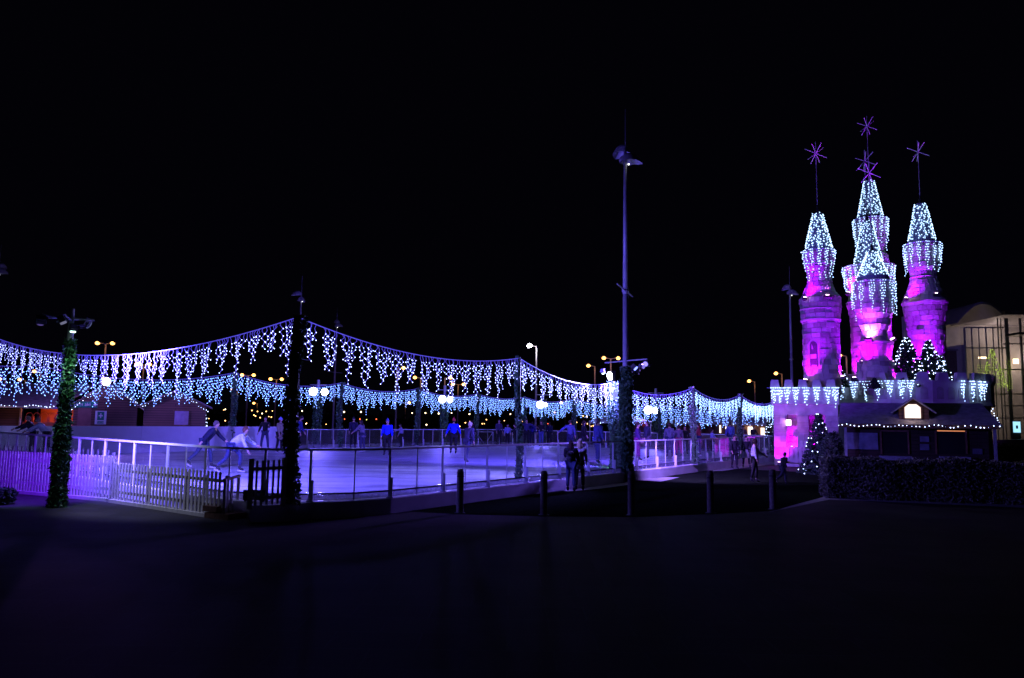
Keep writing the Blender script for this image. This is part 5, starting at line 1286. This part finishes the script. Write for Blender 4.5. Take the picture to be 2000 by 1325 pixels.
# roofline strings
def string_path(pts, label, r=.022, step=.16, sag=.0):
    th = thing('eave_string_lights', pts[0], label, 'string lights', 'strings of bulbs on the hut roofs'); O = Vector(pts[0]); m = MB(); cb = MB()
    for a, b in zip(pts[:-1], pts[1:]):
        a = Vector(a)-O; b = Vector(b)-O; L_ = (b-a).length; n = max(2,int(L_/step)); cb.bar(a,b,.008,seg=3)
        for i in range(n):
            if random.random() < .8: m.octa(a.lerp(b,(i+random.random()*.6)/n)+Vector((0,-.03,random.gauss(0,.03))), r*random.uniform(.7,1.2))
    o = m.build('bulbs', M_bulbs, th); o['kind']='stuff'; cb.build('cable', M_dkmetal, th)
string_path([hw_pt(140,800,-.4), hw_pt(205,750,-.4), hw_pt(278,794,-.4), hw_pt(343,764,-.4), hw_pt(410,806,-.4)], 'string of bulbs following the two hut gables')
string_path([aty(-10,791,42.9), aty(108,795,42.9)], 'string of bulbs on the eave of the orange lit hut', .026)
# long grey roof hut with orange lit counter
LY = 43.5
hA = thing('open_bar_hut', (aty(60,800,LY).x, LY, 0), 'long grey roofed hut with orange lit open counter at far left', 'hut')
def la(px,py,Y=LY): v = aty(px,py,Y); return v-hA.location
m = MB(); roofslab(m, la(-90,790,LY-.5), la(112,796,LY-.5), la(186,751,LY+4.5), la(-70,748,LY+4.5), .1); m.build('roof', mat('pale_roof',(.42,.4,.42),.85,.25,4,.5,40), hA)
a = la(-90,860); b = la(37,797); m = MB(); m.box(((a.x+b.x)/2, .2, 1.25), (b.x-a.x,.1,2.5)); m.build('wall', M_plank, hA)
a = la(37,860); b = la(112,797); m = MB(); m.box(((a.x+b.x)/2, 3.0, 1.4), (b.x-a.x+1.4,.1,2.8)); m.build('back_wall', mat('orange_back_wall',(.55,.16,.08),.7,.1,3), hA)
M_or = mat('orange_arcade', (.75,.2,.1), .7, .1, 3)
for i in range(4):          # arcade of arches in front of the back wall
    cx_ = la(44+i*15,815).x; m = MB(); 
    w = .42
    ring = [(w/2*.8*math.cos(PI*q/10), w/2*.8*math.sin(PI*q/10)) for q in range(11)]
    z_ = la(50,812).z+2.24-0+0; z_ = aty(50,813,LY).z
    pts_in = [(x, z_+zz) for x, zz in ring]; pts_out = [(x*1.25, z_+zz*1.35) for x, zz in ring]
    for q in range(10): m.quad((cx_+pts_in[q][0],.6,pts_in[q][1]),(cx_+pts_in[q+1][0],.6,pts_in[q+1][1]),(cx_+pts_out[q+1][0],.6,pts_out[q+1][1]),(cx_+pts_out[q][0],.6,pts_out[q][1]))
    m.box((cx_-w/2*.9,.6,z_-.3),(.07,.05,.6)); m.box((cx_+w/2*.9,.6,z_-.3),(.07,.05,.6)); m.build('arch', M_or, hA)
a = la(37,822); b = la(110,822); m = MB(); m.box(((a.x+b.x)/2,.55,1.25),(b.x-a.x,.5,1.05)); m.build('counter', M_or, hA)
m = MB(); m.box((la(37,822).x,.1,1.3),(.08,.08,2.6)); m.box((la(112,822).x,.1,1.3),(.08,.08,2.6)); m.build('post', M_timber, hA)
point('light', Vector((aty(72,800,LY).x, LY+1.6, 2.35)), 60, (1,.25,.08), .2, hA)
point('light', Vector((aty(20,800,LY).x, LY-1.2, 2.3)), 5, (1,.4,.2), .2, hA)

# ------------------------------------------------------------ marquees and stalls at the rink end
def marquee(px_c, hwpx, apexy, eavey, Y, label, mt=M_canvas, dep=4.0, ridge=0.0):
    a = aty(px_c, eavey, Y); hw2 = hwpx*Y/FPX; az = aty(px_c, apexy, Y+dep/2).z; ez2 = a.z
    t = thing('marquee', (a.x, Y, 0), label, 'marquee', 'grey marquees at the stall end of the rink')
    rg = hw2*ridge
    A,B,Cc,D = (-hw2,0,ez2),(hw2,0,ez2),(hw2,dep,ez2),(-hw2,dep,ez2); P1,P2 = (-rg-.02,dep/2,az),(rg+.02,dep/2,az)
    m = MB(); nseg = 5
    def strip(a_,b_,c_,d_):   # slightly sagging canvas
        a_,b_,c_,d_ = map(Vector,(a_,b_,c_,d_))
        for i in range(nseg):
            t0,t1 = i/nseg,(i+1)/nseg; s0,s1 = -.12*math.sin(PI*t0),-.12*math.sin(PI*t1); z0_,z1_ = Vector((0,0,s0)),Vector((0,0,s1))
            m.quad(a_.lerp(d_,t0)+z0_, b_.lerp(c_,t0)+z0_, b_.lerp(c_,t1)+z1_, a_.lerp(d_,t1)+z1_)
    strip(A,B,P2,P1); strip(Cc,D,P1,P2); strip(B,Cc,P2,P2); strip(D,A,P1,P1); m.build('canopy', mt, t)
    m = MB()
    for a_,b_ in ((A,B),(B,Cc),(Cc,D),(D,A)): m.beam(Vector(a_)-Vector((0,0,.09)), Vector(b_)-Vector((0,0,.09)), .02, .18)
    m.build('valance', mt, t)
    for x,y in ((-hw2+.08,.08),(hw2-.08,.08),(hw2-.08,dep-.08),(-hw2+.08,dep-.08)):
        m = MB(); m.bar((x,y,0),(x,y,ez2), .04); m.build('leg', M_alu, t)
    return t, hw2, ez2
mq = [(1217,56,796,823,58,'purple lit marquee partly hidden by the thick mast',0),(1370,50,797,825,60,'grey marquee behind the garland post right of the mast',.1),(1437,36,800,825,61,'small peaked grey marquee in the middle of the stalls',.05),(1487,56,796,827,58.5,'large grey marquee over the brightly lit stalls',.45)]
for px_c,hwp,ap,ev,Y,lb,rg in mq:
    t,hw2,ez2 = marquee(px_c,hwp,ap,ev,Y,lb,ridge=rg)
    x0 = t.location.x
    string_path([Vector((x0-hw2,Y-.06,ez2-.12)), Vector((x0-hw2*.3,Y-.06,ez2-.16)), Vector((x0+hw2*.3,Y-.06,ez2-.16)), Vector((x0+hw2,Y-.06,ez2-.12))], 'string of bulbs on the eave of the '+lb.split(' partly')[0].split(' behind')[0].split(' in the')[0].split(' over')[0], .028, .3)
marquee(1302, 22, 818, 829, 64, 'small pale blue canopy glowing between the marquees', mat('pale_canvas',(.7,.7,.8)), 3)
def stall(px0, px1, Y, label, lit=None, topy=828, wallc=M_timber2, countery=846):
    a = aty(px0, 850, Y); b = aty(px1, 850, Y); w = b.x-a.x; t = thing('market_stall', ((a.x+b.x)/2, Y, 0), label, 'stall', 'stalls under the marquees')
    m = MB(); m.box((0,1.6,1.15),(w,.08,2.3)); m.build('back_wall', wallc, t)
    ch = .95+.3; m = MB(); m.box((0,0,ch/2),(w,.5,ch)); m.build('counter', wallc, t); m = MB(); m.box((0,-.05,ch+.02),(w+.1,.65,.05)); m.build('counter_top', M_timber, t)
    for sx in (-1,1): m = MB(); m.box((sx*w/2,.8,1.15),(.08,1.7,2.3)); m.build('side_panel', wallc, t)
    if lit:
        for (x0,x1,y0,y1,c,s_) in lit:
            a_ = aty(x0,y1,Y+1.5); b_ = aty(x1,y0,Y+1.5); m = MB(); m.box(((a_.x+b_.x)/2-t.location.x, 1.5, (a_.z+b_.z)/2),(b_.x-a_.x,.04,b_.z-a_.z)); m.build('lit_panel', emat('stall_glow_%d_%d_%d' % (int(c[0]*100),int(c[1]*100),int(c[2]*100)), c, s_), t)
    return t
stall(1204,1270,59.5,'dark stall with a red pennant under the purple marquee'); 
stall(1330,1400,61.5,'dark stall left of the lit counters', wallc=mat('brown_stall',(.2,.09,.06)))
t = stall(1404,1440,59.2,'stall with a narrow white lit strip and round lamps', [(1404,1408,831,846,(1,.85,.75),2.2)])
t = stall(1442,1516,59.4,'brightest stall with two warm white lit hatches', [(1461,1472,834,849,(1,.85,.72),2.5),(1486,1493,836,850,(1,.75,.6),2.0),(1497,1507,838,848,(.9,.6,.5),.6)])
point('light', Vector((aty(1470,838,59).x, 59.9, 2.1)), 40, (1,.7,.5), .2, t)
for px, py in ((1419,836),(1427,836)):
    p_ = aty(px,py,59.0); t = thing('round_lamp', p_, 'warm round lamp at the %s of the pair above the stall counter' % ('left' if px < 1422 else 'right'), 'lamp', 'round lamps at the stalls'); m = MB(); m.ball((0,0,0),.1,10,8); m.build('globe', emat('round_lamp_glow',(1,.75,.6),4), t); m = MB(); m.bar((0,0,.08),(0,0,.3),.01); m.build('cord', M_dkmetal, t)
M_red = mat('red_bunting', (.8,.06,.03), .7, .1)
for px, py in ((1257,829),(1365,830)):
    p_ = aty(px,py,57.6); t = thing('pennant', p_, 'red triangular pennant hanging %s' % ('right of the thick mast' if px < 1300 else 'right of the slim garland post'), 'pennant', 'red pennants on the marquees')
    m = MB(); m.poly([(-.28,0,.16),(.28,0,.16),(0,0,-.26)]); m.poly([(-.28,.02,.16),(0,.02,-.26),(.28,.02,.16)]); m.build('cloth', M_red, t); m = MB(); m.bar((-.32,.01,.17),(.32,.01,.17),.015); m.build('rod', M_timber, t)

# ------------------------------------------------------------ glazed building at right
BY = 72.0
def bx_(px, py, Y=BY): return aty(px, py, Y)
B0 = bx_(1935, 830); bl_ = thing('glazed_building', (B0.x, BY, 0), 'modern glazed building with curved barrel roof and warm lit hall at right edge', 'building')
def bb(px, py, Y=BY): return bx_(px,py,Y)-bl_.location
M_ren = mat('beige_render', (.68,.64,.6), .85, .1, 1.5); M_mul = mat('window_mullion', (.5,.48,.5), .5, .1, metal=.3); M_rf = mat('pale_roof_sheet', (.35,.32,.34), .6, .1, 1)
# back hall wall, floor
a = bb(1870,900); b = bb(2120,612); 
m = MB(); m.box(((a.x+b.x)/2+1.5, 7, b.z/2+.2),(b.x-a.x+5,.3,b.z+.4)); m.build('hall_wall', M_ren, bl_)
m = MB(); m.box((bb(1884,700).x, 3.6, 5.0),(.3,7,10)); m.box((bb(2115,700).x, 3.6, 5.0),(.3,7,10)); m.build('side_wall', M_ren, bl_)
# barrel roof
m = MB(); n = 16
edge = []
for i in range(n+1):
    t_ = i/n; px = 1870+(1958-1870)*t_; py = 636-42*math.sin(PI*(.04+t_*.8))**1.0+ (t_*10-4)*0
    edge.append((px, py))
for (pa, pb) in zip(edge[:-1], edge[1:]):
    A_ = bb(*pa, BY-1.5); B_ = bb(*pb, BY-1.5); C_ = Vector((B_.x,8,B_.z)); D_ = Vector((A_.x,8,A_.z)); up = Vector((0,0,.22))
    m.quad(A_+up,B_+up,C_+up,D_+up); m.quad(D_,C_,B_,A_); m.quad(A_,B_,B_+up,A_+up)
m.build('barrel_roof', M_rf, bl_)
a = bb(1950,614); b = bb(2120,608); m = MB(); m.box(((a.x+b.x)/2, 3, a.z), (b.x-a.x, 8, .35)); m.build('flat_canopy', M_rf, bl_)
# mullions and transoms
for px, w in ((1886,.14),(1900,.08),(1914,.05),(1928,.08),(1942,.05),(1952,.06),(1958,.05),(1969,.32),(1996,.2),(2030,.1)):
    zt_ = bb(px,640 if px<1950 else 622).z; m = MB(); m.box((bb(px,700).x, 0, zt_/2),(w,.12,zt_)); m.build('mullion', M_mul, bl_)
for py, x0, x1 in ((640,1886,1960),(680,1886,1970),(722,1910,2040),(770,1886,2040),(793,1960,2040),(817,1930,2040),(672,1960,2040)):
    a = bb(x0,py); b = bb(x1,py); m = MB(); m.beam((a.x,0,a.z),(b.x,0,b.z),.1,.12); m.build('transom', M_mul, bl_)
m = MB(); a = bb(1886,860); b = bb(2060,640); m.quad((a.x,.03,.1),(b.x,.03,.1),(b.x,.03,b.z),(a.x,.03,b.z)); m.build('glazing', M_glassw, bl_)
# dark lower wing left of hall
a = bb(1848,830); b = bb(1884,684); m = MB(); m.box(((a.x+b.x)/2,2.5,b.z/2),(b.x-a.x,3,b.z)); m.build('side_wing', mat('wing_brown',(.22,.15,.12)), bl_); m = MB(); m.box(((a.x+b.x)/2,2.4,b.z+.08),(b.x-a.x+.3,3.4,.16)); m.build('wing_roof', M_rf, bl_)
m = MB(); a = bb(1966,652); m.box((a.x+2.5,-1.2,a.z-.2),(5.5,2,.2)); m.build('dark_awning', M_dkmetal, bl_)
for px, py, s_, pw in ((1984,706,.3,60),(1920,699,.4,45),(1940,650,.1,60),(2020,690,.1,70),(1930,800,.1,40)):
    p_ = bb(px, py, BY+6.0 if px != 1920 else BY+3)
    if s_ > .2:
        m = MB(); m.box((p_.x,p_.y,p_.z),(.8 if px==1920 else .45,.2,.16 if px==1920 else .5)); m.build('hall_lamp', emat('hall_lamp_glow',(1,.7,.42),5), bl_)
    point('light', bl_.location+Vector((p_.x, p_.y-.8, p_.z-.2)), pw*.85, (1,.78,.68), .3, bl_)
# green fairy tree in hall
ft = Vector(bx_(1941,757,BY-1.2)); fz = ft.z; ftop = bx_(1941,682,BY-1.2).z
th = thing('light_tree', (ft.x, ft.y, 0), 'cone of yellow green fairy lights in front of the glazed hall', 'light tree'); m = MB(); cb = MB()
cb.bar((0,0,0),(0,0,ftop),.03)
for i in range(260):
    t_ = random.random()**.8; z = ftop-(ftop-fz)*t_; r = .1+1.0*t_; a_ = random.random()*2*PI; m.octa((r*math.cos(a_), r*math.sin(a_), z), .045)
for i in range(8): cb.bar((0,0,ftop),(1.1*math.cos(i*PI/4),1.1*math.sin(i*PI/4),fz),.012,seg=3)
o = m.build('bulbs', M_bulbg, th); o['kind']='stuff'; cb.build('frame', M_dkmetal, th)
for px0, px1, y0, y1, lb in ((1912,1932,714,757,'left curtain of yellow green fairy lights beside the light cone'),(1968,1974,706,766,'narrow right column of yellow green fairy lights'),(1950,1962,722,757,'short curtain of yellow green fairy lights right of the light cone')):
    a = bx_(px0,y1,BY-.9); b = bx_(px1,y0,BY-.9); th = thing('fairy_light_curtain', (a.x,a.y,b.z), lb, 'fairy lights', 'yellow green fairy lights on the glazed building'); m = MB(); cb = MB(); nx = max(2,int((b.x-a.x)/.16))
    for i in range(nx+1):
        x = (b.x-a.x)*i/nx; z = 0; cb.bar((x,0,0),(x,0,a.z-b.z),.006,seg=3)
        while z < (b.z-a.z)*(1-.12*random.random()): m.octa((x+random.gauss(0,.03),0,-z),.04); z += .2+.05*random.random()
    o = m.build('bulbs', M_bulbg, th); o['kind']='stuff'; cb.build('cable', M_dkmetal, th)
a = bx_(1980,845,60); b = bx_(1992,824,60); th = thing('lit_display_board', ((a.x+b.x)/2,60,0), 'glowing pale cyan display board by the building entrance', 'sign')
m = MB(); m.box((0,0,(a.z+b.z)/2),(b.x-a.x,.08,b.z-a.z)); m.build('screen', emat('display_glow',(.35,.75,1),1.3), th); m = MB(); m.box((0,.08,(b.z+.05)/2),(b.x-a.x+.1,.08,b.z+.1)); m.build('frame', M_dkmetal, th)
m = MB(); m.box((-.02,-.05,(a.z+b.z)/2),(.16,.02,.25)); m.build('picture', mat('display_picture',(.1,.3,.45)), th)
# violet lit low wall right of kiosk
a = at(1940,900,0); b = at(2010,892,0); t = thing('low_wall', a, 'low violet lit wall beyond the right end of the kiosk', 'wall'); d = b-a
m = MB(); m.beam(Vector((0,0,.65)), d+Vector((0,0,.65)), .3, 1.3); m.build('wall', M_stone2, t); m = MB(); m.beam(Vector((0,0,1.34)), d+Vector((0,0,1.34)), .36, .08); m.build('coping', M_stone2, t)
flood(Vector((a.x+.3, a.y-1.6, .3)), a+Vector((1.2,0,.9)), 9, (.45,.05,1), 'small violet ground light at the low wall', .15,.1,120,1,(.5,.1,1))
# goal frame on ice (small white frame near far barrier)
p_ = on_ice(975, 868); t = thing('training_frame', p_, 'small white tubular frame standing on the ice by the far barrier', 'frame')
m = MB(); m.tube([Vector((-1.9,0,0)),Vector((-1.9,0,.95)),Vector((-.5,0,.95)),Vector((-.5,0,0))],.03,6); m.build('frame', M_alu, t); m = MB(); m.bar((-1.9,0,.95),(-1.2,.6,0),.025); m.bar((-.5,0,.95),(-1.1,.6,0),.025); m.build('brace', M_alu, t)
